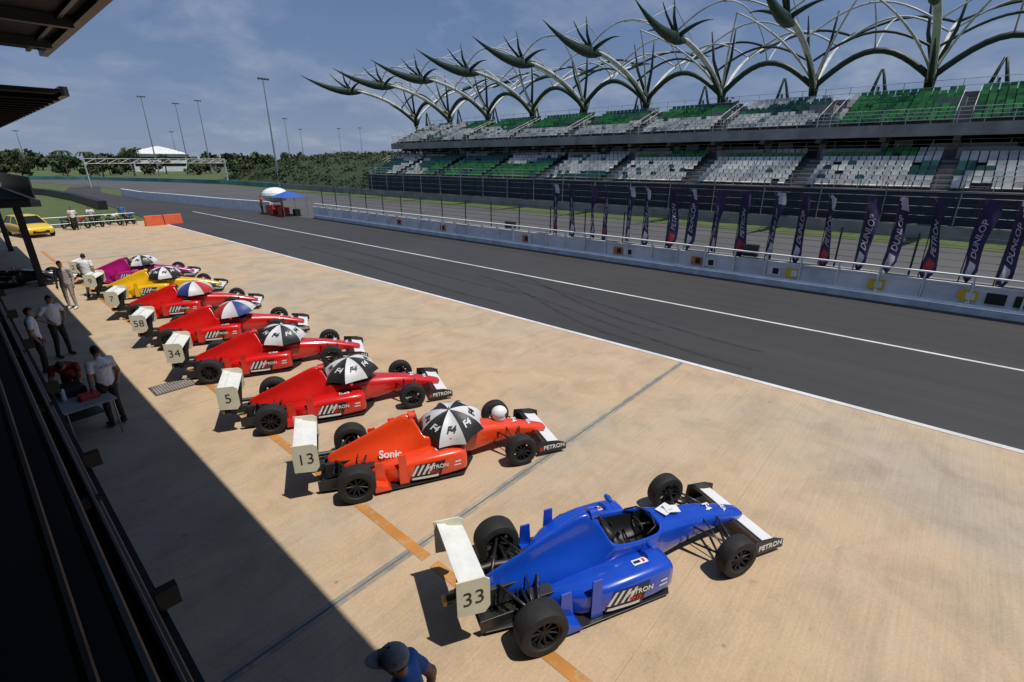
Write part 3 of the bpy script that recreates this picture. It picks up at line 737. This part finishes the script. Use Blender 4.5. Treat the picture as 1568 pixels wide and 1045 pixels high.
# ------------------------------------------------------------------ people
SKIN=mat('skin',(.30,.17,.11),.55,var=.1); HAIR=mat('hair',(.01,.008,.007),.6,var=.2); SHOE=mat('shoe',(.03,.03,.03),.6); LIPS=mat('lips',(.22,.08,.07),.5)
def cone(b,p0,p1,r0,r1,n=12):
    p0=Vector(p0);p1=Vector(p1); d=(p1-p0); L=d.length; 
    K=6; pts=[];rad=[]
    for i in range(K+1):
        a=-math.pi/2+math.pi/2*i/K; pts.append(p0+d/L*r0*math.sin(a)); rad.append(max(.001,r0*math.cos(a)))
    for i in range(K+1):
        a=math.pi/2*i/K; pts.append(p1+d/L*r1*math.sin(a)); rad.append(max(.001,r1*math.cos(a)))
    b.tube(pts,rad,n,0)
POSES={
 'stand':dict(pel=(0,0,.95),chest=(0,.0,1.28),neck=(0,0,1.47),head=(0,.03,1.63),sh=(.185,0,1.41),el=[(.25,-.03,1.13),(-.25,-.03,1.13)],wr=[(.24,.07,.88),(-.24,.07,.88)],kn=[(.10,.03,.51),(-.10,.02,.51)],an=[(.11,-.02,.09),(-.11,0,.09)]),
 'hips':dict(pel=(0,0,.95),chest=(0,.0,1.28),neck=(0,.01,1.47),head=(0,.05,1.63),sh=(.185,0,1.41),el=[(.36,-.06,1.17),(-.36,-.08,1.17)],wr=[(.19,.08,1.03),(-.19,.08,1.03)],kn=[(.13,.03,.51),(-.12,.02,.51)],an=[(.17,-.02,.09),(-.14,0,.09)]),
 'walk':dict(pel=(0,0,.93),chest=(0,.03,1.26),neck=(0,.05,1.45),head=(0,.09,1.61),sh=(.185,.03,1.39),el=[(.24,-.12,1.13),(-.24,.10,1.13)],wr=[(.25,-.10,.88),(-.24,.26,.96)],kn=[(.10,.18,.52),(-.10,-.02,.50)],an=[(.10,.20,.09),(-.10,-.30,.13)]),
 'bend':dict(pel=(0,-.12,.92),chest=(0,.14,1.16),neck=(0,.33,1.27),head=(0,.46,1.31),sh=(.185,.27,1.22),el=[(.23,.38,.97),(-.23,.40,.98)],wr=[(.17,.56,.84),(-.17,.58,.85)],kn=[(.12,-.02,.50),(-.12,.02,.50)],an=[(.13,-.10,.09),(-.13,0,.09)]),
 'sit':dict(pel=(0,0,.80),chest=(0,.06,1.12),neck=(0,.08,1.31),head=(0,.12,1.47),sh=(.185,.06,1.25),el=[(.25,.18,1.02),(-.25,.18,1.02)],wr=[(.22,.40,1.0),(-.22,.40,1.0)],kn=[(.18,.38,.68),(-.18,.38,.68)],an=[(.19,.30,.25),(-.19,.30,.25)]),
}
def person(loc,rz,pose,shirt,pants,scale=1,cap=None,sleeve='short',shoe=None,skin=None,backtext=None):
    p=POSES[pose]; root=empty('person',loc,rz); root.scale=(scale,)*3
    V=Vector; b=MB(); segs=[]
    def seg(a,c,r0,r1,lab): cone(b,a,c,r0,r1); segs.append((V(a),V(c),lab))
    pel=V(p['pel']);ch=V(p['chest']);nk=V(p['neck']);hd=V(p['head']); up=(nk-pel).normalized()
    pts=[pel-up*.10,pel,pel.lerp(ch,.45),ch,ch.lerp(nk,.55),ch.lerp(nk,.85),nk+up*.01]; rad=[.09,.115,.108,.12,.115,.085,.055]
    b.tube(pts,rad,16,0,flat=1.48,up=(0,1,0)); segs.append((pel+up*.06,ch.lerp(nk,.75),'shirt')); segs.append((pel-up*.10,pel+up*.0,'pants'))
    seg(nk-up*.02,nk.lerp(hd,.6),.055,.052,'skin')
    f=V((0,1,0)); hu=(hd-nk).normalized()
    if pose=='bend': f=V((0,.5,-.85)).normalized(); hu=V((0,.85,.5)).normalized()
    rx=math.atan2(-f.z,f.y)*-1
    b.ell(hd+hu*.01,(.075,.095,.112),0,16,12,rot=(rx,0,0)); b.ell(hd-hu*.06+f*.02,(.055,.068,.06),0,12,8,rot=(rx,0,0))
    b.ell(hd+f*.098-hu*.015,(.014,.022,.024),0,8,6,rot=(rx,0,0))
    for s_ in (-1,1): b.ell(hd+V((s_*.077,0,0))-hu*.01,(.012,.02,.032),0,8,6,rot=(rx,0,0))
    segs.append((hd-hu*.05,hd+hu*.05,'head'))
    sx,sy,sz=p['sh']; hands=MB()
    for i,s_ in enumerate((1,-1)):
        sh=V((s_*sx,sy,sz)); el=V(p['el'][i]); wr=V(p['wr'][i])
        seg(sh.lerp(ch.lerp(nk,.6),.4),sh,.07,.068,'shirt')
        seg(sh,el,.064,.048,'sleeve'); seg(el,wr,.044,.029,'fore')
        hip=pel+V((s_*.09,0,-.02)); kn=V(p['kn'][i]); an=V(p['an'][i])
        seg(hip,kn,.095,.062,'pants'); seg(kn,an+V((0,0,.02)),.064,.045,'pants'); seg(an+V((0,-.03,-.03)),an+V((0,.15,-.045)),.045,.038,'shoe')
        d=(wr-el).normalized(); side=V((s_,0,0)); nr=d.cross(side).normalized()
        hands.tube([wr-d*.02,wr+d*.02,wr+d*.06,wr+d*.09],[.024,.036,.04,.034],10,0,flat=.45,up=tuple(side))
        w=nr
        for k,(o_,L_) in enumerate(((-.03,.060),(-.01,.072),(.01,.068),(.03,.052))):
            a=wr+d*.08+w*o_; c=a+d*L_*.5-side*.006; e_=c+d*L_*.45-side*.018; hands.tube([a-d*.02,a,c,e_],[.009,.0095,.009,.006],6,0)
        a=wr+d*.03-w*.03; hands.tube([a,a-w*.03+d*.025,a-w*.038+d*.055],[.012,.0105,.007],6,0)
    o=b.build('tmp',[SKIN]); md=o.modifiers.new('r','REMESH'); md.mode='VOXEL'; md.voxel_size=.013
    md=o.modifiers.new('s','SMOOTH'); md.iterations=4; md.factor=.6
    dg=bpy.context.evaluated_depsgraph_get(); me=D.meshes.new_from_object(o.evaluated_get(dg)); D.objects.remove(o)
    me.materials.clear()
    for m in (skin or SKIN,shirt,pants,shoe or SHOE,HAIR,cap or HAIR): me.materials.append(m)
    cos=[v.co.copy() for v in me.vertices]; nrs=[v.normal.copy() for v in me.vertices]; flat=[]
    for c,nn in zip(cos,nrs):
        if c.z<nk.z-.04: c=c+nn*(.008*noise.noise(Vector((c.x*14,c.y*14,c.z*22)))+.004*noise.noise(c*45))
        flat+= [c.x,c.y,c.z]
    me.vertices.foreach_set('co',flat); me.update()
    idx=[]
    for pl in me.polygons:
        c=pl.center; best=9;lab='shirt';tt=0
        for a,e_,l in segs:
            ab=e_-a; t=max(0,min(1,(c-a).dot(ab)/max(1e-9,ab.length_squared))); dd=(c-(a+ab*t)).length
            if l=='shirt': dd-=.06
            if l=='pants': dd-=.02
            if dd<best: best=dd;lab=l;tt=t
        if lab=='sleeve': m=1 if (sleeve=='long' or tt<.62) else 0
        elif lab=='fore': m=1 if sleeve=='long' else 0
        elif lab=='head':
            r=c-hd; zz=r.dot(hu); yy=r.dot(f); m=(5 if cap and zz>.03 else 4) if (zz>.055 or (yy<.015 and zz>-.05)) else 0
            if abs(r.x)>.08: m=0
        else: m={'skin':0,'shirt':1,'pants':2,'shoe':3}[lab]
        idx.append(m)
    me.polygons.foreach_set('material_index',idx); me.polygons.foreach_set('use_smooth',[True]*len(idx))
    new_obj('body',me,root)
    hands.build('hands',[skin or SKIN],root,smooth=True)
    e=MB()
    for s_ in (-1,1): e.ell(hd+f*.083+V((s_*.03,0,0))+hu*.01,(.012,.010,.008),0,8,6)
    e.ell(hd+f*.085-hu*.05,(.022,.008,.005),1,8,6)
    e.build('face_features',[BLACK,LIPS],root,smooth=True)
    if cap:
        c=MB(); c.ell(hd+hu*.045,(.090,.110,.095),0,24,14,rot=(rx,0,0))
        q=hd+hu*.05; vs=[];n=10
        for k in range(n+1):
            a=math.pi*k/n; vs.append(q+V((.082*math.cos(a),0,0))+f*(.075*math.sin(a)+.02)); vs.append(q+V((.085*math.cos(a),0,0))+f*(.185*math.sin(a)+.02)-hu*.02*math.sin(a))
        c.add(vs,[(2*k,2*k+1,2*k+3,2*k+2) for k in range(n)],0); c.add([v-hu*.006 for v in vs],[(2*k,2*k+2,2*k+3,2*k+1) for k in range(n)],0)
        c.ell(hd+hu*.142,(.010,.010,.006),1,8,6)
        for k in range(6):
            a=k*math.pi/3+.3; c.tube([hd+hu*.045+V((.0915*math.sin(t)*math.cos(a),.1115*math.sin(t)*math.sin(a),0))+hu*.0965*math.cos(t) for t in (.05,.4,.8,1.2,1.5)],.0022,4,1)
        c.build('cap',[cap,BLACK],root,smooth=True)
    if backtext:
        text(backtext,.09,(0,-.142,1.33),(R(90),0,0),BLUEP,root,'shirt_lettering')
    return root
CW=mat('white_shirt',(.66,.67,.69),.8,var=.1); CBK=mat('black_trousers',(.015,.015,.017),.8); CR=mat('dark_red_shirt',(.20,.02,.02),.8)
CGS=mat('grey_race_suit',(.34,.31,.29),.8); CB=mat('blue_shirt',(.03,.14,.42),.8); CAPG=mat('grey_cap',(.24,.25,.27),.85,var=.25,scale=20); KH=mat('khaki',(.18,.15,.1),.8)
person((1.18,11.7,0),R(20),'stand',CW,CBK,.97,backtext='F4 SEA')
person((.78,12.75,0),R(165),'bend',CR,CBK,.97)
person((1.12,17.3,0),R(-150),'hips',CW,CBK,.98)
person((.62,16.2,0),R(-100),'stand',CW,CBK,.97)
person((2.1,23.0,0),R(150),'stand',CGS,CGS,1.0,sleeve='long',shoe=CW)
person((2.95,24.6,0),R(-20),'walk',CW,CBK,.97)
person((1.36,2.20,0),R(48),'walk',CB,KH,1.02,cap=CAPG)
t=empty('folding_table',(.72,11.9,0),R(8)); b=MB()
b.box((-.40,-.75,.72),(.40,.75,.75),0)
for sx in (-.35,.35):
    for sy in (-.68,.68): b.tube([(sx,sy,0),(sx,sy,.72)],.015,6,1)
b.build('table',[mat('table_top',(.30,.30,.30),.6),GALV],t)
b=MB(); b.cbox((0,.2,.83),(.35,.5,.16),0); b.cbox((.1,-.35,.80),(.3,.22,.10),1); b.tube([(-.2,-.1,.75),(-.2,-.1,.98)],.04,10,2); b.cbox((0,.2,.35),(.6,.9,.02),0)
b.build('tools',[BLACK,REDP,WHITE],t,bev=.01)
# ------------------------------------------------------------------ motorcycles, sedan, barrier
def bike(loc,rz,col):
    r=empty('motorcycle',loc,rz); b=MB()
    for x in (-.62,.62): 
        b.T=Matrix.Translation((x,0,.30)); b.lathe([(.20,-.05),(.27,-.06),(.30,0),(.27,.06),(.20,.05),(.20,-.05)],20,(0,0,0),0)
        for k in range(6): a=k*math.pi/3; b.tube([(0,0,0),(.2*math.cos(a),0,.2*math.sin(a))],.012,4,1)
        b.T=None
    b.tube([(.62,0,.3),(.45,0,.75),(.38,0,1.0)],.03,6,1); b.tube([(.40,-.33,1.02),(.42,0,.98),(.40,.33,1.02)],.016,6,1)
    b.tube([(-.62,0,.3),(-.1,0,.35),(.3,0,.7)],.035,6,1); b.ell((-.05,0,.38),(.22,.14,.16),1)
    b.ell((.15,0,.76),(.26,.14,.13),2); b.ell((-.35,0,.76),(.36,.13,.07),0); b.ell((-.72,0,.72),(.14,.09,.08),2); b.ell((.52,0,.86),(.09,.11,.13),2)
    b.tube([(-.1,.14,.28),(-.75,.17,.35)],.04,8,1)
    b.build('frame',[BLACK,DMET,col],r,smooth=True)
bike((6.7,51.5,0),R(-60),REDP); bike((7.8,51.8,0),R(-75),BLACK); bike((8.9,52,0),R(-65),WHITE); bike((10.0,52.1,0),R(-80),BLUEP); bike((5.9,51.2,0),R(-70),BLACK)
person((7.6,52.5,0),R(180),'sit',CW,CBK,1); person((9.4,51.0,0),R(150),'stand',CB,CBK,1); person((6.2,50.3,0),R(170),'stand',CW,CBK,1)
br=MB()
for k in range(2):
    x=10.4+k*1.35
    br.add([(x,49,0),(x+1.3,49,0),(x+1.3,49.5,0),(x,49.5,0),(x,49.18,.8),(x+1.3,49.18,.8),(x+1.3,49.32,.8),(x,49.32,.8)],[(0,3,2,1),(4,5,6,7),(0,1,5,4),(1,2,6,5),(2,3,7,6),(3,0,4,7)],0)
br.build('water_barrier',[mat('orange_barrier',(.60,.10,.03),.5)],bev=.03)
b=MB()
for x in [2+ .9*i for i in range(10)]: b.tube([(x,50.5,0),(x,50.5,1.0)],.02,5,0)
for z in (.5,1.0): b.tube([(2,50.5,z),(10.1,50.5,z)],.018,5,0)
b.build('crowd_barrier',[GALV])
def sedan(loc,rz,paint):
    c=empty('yellow_sedan',loc,rz); b=MB()
    st=[(2.05,.62,.35,.50,.56),(1.95,.78,.22,.60,.70),(1.5,.84,.18,.66,.80),(1.0,.86,.18,.70,.90),(0,.87,.18,.72,.93),(-1.2,.86,.18,.72,.94),(-1.8,.84,.2,.70,.92),(-2.1,.72,.3,.62,.85)]
    rg=[]
    for x,hw,zb,zm,zt in st:
        p=[(0,zb),(hw*.9,zb),(hw,zb+.15),(hw,zm),(hw*.93,zt-.03),(hw*.7,zt),(0,zt+.02)]
        rg.append([(x,y,z) for y,z in p]+[(x,-y,z) for y,z in p[-2:0:-1]])
    n=len(rg[0]); vs=[v for r in rg for v in r]; fs=[(i*n+k,(i+1)*n+k,(i+1)*n+(k+1)%n,i*n+(k+1)%n) for i in range(len(rg)-1) for k in range(n)]
    fs+= [tuple(range(n)),tuple((len(rg)-1)*n+k for k in range(n))[::-1]]; b.add(vs,fs,0)
    b.build('body',[paint],c,smooth=True,sub=2)
    b=MB()
    def cab(z0,z1,xf0,xf1,xr0,xr1,w0,w1,m,top):
        vs=[(xf0,-w0,z0),(xf0,w0,z0),(xr0,w0,z0),(xr0,-w0,z0),(xf1,-w1,z1),(xf1,w1,z1),(xr1,w1,z1),(xr1,-w1,z1)]
        b.add(vs,[(0,1,5,4),(1,2,6,5),(2,3,7,6),(3,0,4,7),(4,5,6,7)],[m,m,m,m,top])
    cab(.88,1.36,.95,.25,-1.75,-1.25,.76,.58,1,0); cab(1.36,1.42,.25,.1,-1.25,-1.1,.58,.5,0,0)
    for s_ in (-1,1):
        for (xa,xb) in ((.95,.25),(-.45,-.42),(-1.75,-1.25)): b.tube([(xa,s_*.765,.88),(xb,s_*.585,1.37)],.03,6,0)
    b.build('cabin',[paint,GLASS],c)
    for x in (1.3,-1.3):
        for s_ in (-1,1):
            b=MB(); lathe_wheel(b,(0,0,0),.31,.19); o=b.build('wheel',[TYRE,CHROME,DMET],c,smooth=True); o.location=(x,s_*.78,.31)
    b=MB()
    for s_ in (-1,1): b.ell((1.90,s_*.58,.60),(.10,.14,.07),0); b.ell((-2.05,s_*.6,.72),(.06,.12,.08),1)
    b.box((1.98,-.45,.30),(2.04,.45,.48),2); b.build('lights',[WHITE,REDP,BLACK],c,smooth=True)
sedan((3.5,49.0,0),R(-78),YEL)
# ------------------------------------------------------------------ far end
tn=empty('marshal_tent',(21.9,49.5,0)); tn.scale=(.85,.85,.80); b=MB()
b.ell((0,1.5,2.3),(1.4,1.6,.9),0,20,10)
b.add([(-1.3,-3,2.2),(1.5,-3,2.2),(1.5,0,2.2),(-1.3,0,2.2),(.1,-1.5,2.9)],[(0,1,4),(1,2,4),(2,3,4),(3,0,4),(0,3,2,1)],1)
for x,y in ((-1.25,-2.95),(1.45,-2.95),(1.45,-.05),(-1.25,-.05),(-1.2,2.6),(1.2,2.6)): b.tube([(x,y,0),(x,y,2.25)],.03,6,3)
b.cbox((-.5,-1.2,.5),(.8,1.2,1.0),2); b.cbox((.5,-2.2,.4),(.6,.6,.8),4); b.cbox((-.3,1.5,.55),(1.3,1.8,1.1),2)
b.build('tent',[WHITE,BLUEP,REDP,GALV,BLACK],tn)
person((20.9,47.3,0),R(90),'stand',REDP,CBK,1); person((21.3,52.9,0),R(90),'stand',mat('orange_overall',(.6,.15,.03),.8),CBK,1)
def wallpath(name,pts,h,t,m,m2=None):
    b=MB()
    for (x0,y0),(x1,y1) in zip(pts[:-1],pts[1:]):
        d=Vector((x1-x0,y1-y0)); n=Vector((d.y,-d.x)).normalized()*t/2
        vs=[(x0-n.x,y0-n.y,0),(x1-n.x,y1-n.y,0),(x1+n.x,y1+n.y,0),(x0+n.x,y0+n.y,0)]; vs+=[(a,c,h) for a,c,_ in vs]
        b.add(vs,[(4,5,6,7),(0,1,5,4),(1,2,6,5),(2,3,7,6),(3,0,4,7)],0)
    return b.build(name,m)
wallpath('concrete_barrier',[(22.3,53),(20.8,62),(19.6,74),(18.2,84),(18.2,95)],1.05,.3,WHITE)
wallpath('tyre_barrier',[(11.4,70),(11.8,88),(11.0,105),(8,122),(2,132)],.9,.8,BLACK)
wallpath('painted_barrier',[(44,99),(44,125),(38,150),(28,185),(8,214),(-30,232),(-150,245)],.9,.3,mat('teal_barrier',(.10,.30,.28),.6,var=.5,scale=.15))
wallpath('white_barrier',[(-10,128),(-40,140),(-110,150)],.9,.3,WHITE)
gt=empty('track_gantry'); b=MB()
A=Vector((20,129,0));Bq=Vector((47,134,0)); n_=14
for P in (A,Bq):
    for o_ in (-.35,.35): b.tube([P+Vector((0,o_,0)),P+Vector((0,o_,5.5))],.09,6,0)
    for k in range(6): b.tube([P+Vector((0,-.35,k*.9)),P+Vector((0,.35,k*.9+.9))],.04,5,0)
for z in (4.5,5.4): b.tube([A+Vector((0,0,z)),Bq+Vector((0,0,z))],.07,6,0)
for k in range(n_):
    p=A.lerp(Bq,k/n_);q=A.lerp(Bq,(k+1)/n_); b.tube([p+Vector((0,0,4.5)),q+Vector((0,0,5.4))],.04,5,0); b.tube([q+Vector((0,0,4.5)),q+Vector((0,0,5.4))],.04,5,0)
b.build('truss',[STEELW],gt)
def mast(x,y,h):
    o=empty('floodlight_mast',(x,y,0)); b=MB(); b.tube([(0,0,0),(0,0,h)],[.24,.09],8,0)
    b.box((-1.1,-.12,h-.1),(1.1,.12,h+.05),0)
    for k in range(4): b.cbox((-.95+k*.63,-.25,h-.2),(.42,.35,.28),1)
    b.build('mast',[GALV,DMET],o)
for x,y,h in ((51.8,117,21.5),(52,210,25),(66,225,25),(72,220,26),(118,250,24),(145,290,22),(175,300,24),(190,300,25),(30,330,18),(92,330,20),(12,260,20)): mast(x,y,h)
b=MB(); nx,ny=10,24; vs=[]
def emb(u,yy):
    xx=47.5+u*60
    end=max(0,min(1,(158-yy)/30)); end=end*end*(3-2*end)
    z=7.0*(1-math.exp(-u*6))*end*min(1,.85+(yy-74)/120)
    return xx,z
for j in range(ny+1):
    for i in range(nx+1):
        u=(i/nx)**1.6; yy=74+j*3.5; xx,z=emb(u,yy); z+=noise.noise(Vector((xx*.15,yy*.15,0)))*.4*(i>0)
        if i==0: z=-.05
        vs.append((xx,yy,z))
fs=[(j*(nx+1)+i,j*(nx+1)+i+1,(j+1)*(nx+1)+i+1,(j+1)*(nx+1)+i) for j in range(ny) for i in range(nx)]
vs0=[(vs[i][0],73.9,-.05) for i in range(nx+1)]; base=len(vs); 
b.add(vs+vs0,fs+[(base+i,base+i+1,i+1,i) for i in range(nx)],0); b.build('embankment',[GRASS2],smooth=True)
def clump(b,c,r,n,size):
    c=Vector(c)
    for _ in range(n):
        d=Vector((random.gauss(0,1),random.gauss(0,1),random.gauss(0,1))).normalized()*(random.random()**.35)
        d.x*=r[0];d.y*=r[1];d.z*=r[2]; p=c+d
        s=size*random.uniform(.6,1.4); a=Vector((random.gauss(0,1),random.gauss(0,1),random.gauss(0,1))).normalized(); u=a.orthogonal().normalized(); w=a.cross(u)
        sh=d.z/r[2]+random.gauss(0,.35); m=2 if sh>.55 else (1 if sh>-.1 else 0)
        b.add([p-u*s,p+w*s*.6,p+u*s,p-w*s*.6],[(0,1,2,3)],m)
def treeline(name,pts,n,hr,sz,leafn):
    b=MB()
    for _ in range(n):
        t=random.random(); k=int(t*(len(pts)-1)); f=t*(len(pts)-1)-k
        x=pts[k][0]+(pts[k+1][0]-pts[k][0])*f+random.gauss(0,8); y=pts[k][1]+(pts[k+1][1]-pts[k][1])*f+random.gauss(0,8)
        h=random.uniform(*hr); w=h*random.uniform(.4,.7)
        b.tube([(x,y,0),(x+random.gauss(0,.3),y,h*.6)],[h*.04,h*.015],5,3)
        for q in range(4): clump(b,(x+random.gauss(0,w*.4),y+random.gauss(0,w*.4),h*random.uniform(.35,.8)),(w*.6,w*.6,h*.28),leafn//4,sz)
    b.build(name,LEAF+[BARK])
treeline('distant_trees',[(-160,330),(-40,390),(60,400),(150,380),(240,330),(330,260)],150,(4,11),1.2,110)
treeline('nearer_tree_belt',[(-60,262),(0,262),(36,250),(80,228),(110,190)],60,(3,6),.7,110)
treeline('distant_woodland',[(-60,500),(200,560),(420,420),(640,200),(700,-60)],150,(8,15),2.4,90)
b=MB()
for k in range(420):
    yy=random.uniform(75,150); u=random.random()**1.6*.5; xx,z=emb(u,yy)
    if z<.8: continue
    clump(b,(xx,yy,z+.1),(random.uniform(.7,1.6),random.uniform(1,2.4),random.uniform(.4,.9)),34,.24)
b.build('embankment_shrubs',LEAF)
def tree(x,y,h,name='broadleaf_tree'):
    b=MB(); b.tube([(x,y,0),(x+.2,y,h*.35),(x,y+.2,h*.6)],[h*.035,h*.025,h*.012],7,3)
    for k in range(9):
        a=random.random()*6.28; rr=h*random.uniform(.08,.28); z=h*random.uniform(.5,.92); b.tube([(x,y,h*.4),(x+rr*math.cos(a),y+rr*math.sin(a),z)],[h*.015,h*.005],5,3)
        clump(b,(x+rr*math.cos(a),y+rr*math.sin(a),z),(h*.16,h*.16,h*.12),90,h*.03)
    b.build(name,LEAF+[BARK])
for x,y,h in ((46,215,9),(38,225,8),(62,240,8),(22,240,7),(70,27,12.8),(72,20,11.8)): tree(x,y,h)
def palm(x,y,h):
    b=MB(); b.tube([(x,y,0),(x+.3,y,h*.5),(x+.2,y,h)],[.2,.16,.12],7,3)
    for k in range(16):
        a=k*.39+random.random()*.3; L=2.6; P=[]
        for i in range(6): t=i/5; P.append(Vector((x+.2+math.cos(a)*L*t,y+math.sin(a)*L*t,h+ .9*math.sin(t*2.2)-1.5*t*t)))
        for i in range(5):
            s=Vector((-math.sin(a),math.cos(a),-.35)); w=.32*(1-abs(i/5-.4)); b.add([P[i],P[i]+s*w,P[i+1]+s*w,P[i+1]],[(0,1,2,3)],1); s2=Vector((math.sin(a),-math.cos(a),-.35)); b.add([P[i],P[i]+s2*w,P[i+1]+s2*w,P[i+1]],[(0,1,2,3)],0)
    b.build('palm_tree',LEAF+[BARK])
for x,y,h in ((30,190,7),(34,196,6),(27,205,7.5)): palm(x,y,h)
wb=empty('white_pavilion',(78,307,0),R(-15)); b=MB()
b.box((-11,-6,0),(11,6,8),0)
for z in (2.5,5.4): b.box((-10.5,-6.06,z),(10.5,-6.01,z+1.4),1)
b.add([(-12.5,-7,8.2),(12.5,-7,8.2),(12.5,7,8.2),(-12.5,7,8.2),(-6,-3,10.5),(6,-3,10.5),(6,3,10.5),(-6,3,10.5),(0,0,12)],[(0,1,5,4),(1,2,6,5),(2,3,7,6),(3,0,4,7),(4,5,8),(5,6,8),(6,7,8),(7,4,8),(3,2,1,0)],0)
b.box((13,-5,0),(30,5,5.5),2); b.box((13.2,-5.05,2),(29.8,-5.01,3.6),1)
b.build('pavilion',[WHITE2,GLASS,CONCG],wb)
# ------------------------------------------------------------------ light and sky
sd=Vector((.10,-.42,1)).normalized()
el=math.asin(sd.z); az=math.atan2(sd.x,sd.y)
L=D.lights.new('sun','SUN'); L.energy=4.1; L.angle=R(.53); L.color=(1,.94,.85)
o=D.objects.new('sun',L); S.collection.objects.link(o); o.rotation_euler=sd.to_track_quat('Z','Y').to_euler()
w=D.worlds.new('World'); S.world=w; w.use_nodes=True; nt=w.node_tree; nt.nodes.clear(); LK=nt.links
out=nd(nt,'ShaderNodeOutputWorld'); bg=nd(nt,'ShaderNodeBackground'); bg.inputs['Strength'].default_value=.062
sky=nd(nt,'ShaderNodeTexSky'); sky.sky_type='NISHITA'; sky.sun_disc=False; sky.sun_elevation=el; sky.sun_rotation=az; sky.air_density=1.2; sky.dust_density=1.0; sky.ozone_density=3
tc=nd(nt,'ShaderNodeTexCoord'); sp=nd(nt,'ShaderNodeSeparateXYZ'); LK.new(tc.outputs['Generated'],sp.inputs[0])
def mth(op,a,b_=None,cl=False):
    n=nd(nt,'ShaderNodeMath',operation=op); n.use_clamp=cl
    for i,v in enumerate((a,b_)):
        if v is None: continue
        if isinstance(v,(int,float)): n.inputs[i].default_value=v
        else: LK.new(v,n.inputs[i])
    return n.outputs[0]
zp=mth('MAXIMUM',sp.outputs[2],0.0); zz=mth('ADD',zp,.30)
rg=ramp(nt,[(0.0,(3.9,5.0,7.2)),(.10,(2.7,3.9,6.6)),(.30,(1.8,3.0,6.0)),(1.0,(1.7,3.1,6.6))]); LK.new(zp,rg.inputs[0])
base=mixc(nt,.85,sky.outputs[0],rg.outputs[0])
cb=nd(nt,'ShaderNodeCombineXYZ'); LK.new(mth('DIVIDE',sp.outputs[0],zz),cb.inputs[0]); LK.new(mth('DIVIDE',sp.outputs[1],zz),cb.inputs[1])
n1=noi(nt,cb.outputs[0],2.3,8,.56,.25); r1=ramp(nt,[(.46,0.0),(.70,1.0)]); LK.new(n1,r1.inputs[0])
n2=noi(nt,cb.outputs[0],4.0,6,.6,.2); r2=ramp(nt,[(.32,(3.2,4.1,6.2)),(.66,(7.6,8.4,9.8))]); LK.new(n2,r2.inputs[0])
c=mixc(nt,mth('MULTIPLY',r1.outputs[0],.60),base,r2.outputs[0])
LK.new(c,bg.inputs['Color']); LK.new(bg.outputs[0],out.inputs[0])
# ------------------------------------------------------------------ camera
cam=D.cameras.new('camera'); cam.lens=17.08; cam.sensor_width=36; cam.clip_start=.05; cam.clip_end=6000
co=D.objects.new('camera',cam); S.collection.objects.link(co); co.location=(0,0,5); co.rotation_euler=(R(90-20.35),0,R(-48.4)); S.camera=co
S.view_settings.view_transform='Standard'; S.view_settings.look='None'; S.view_settings.exposure=0
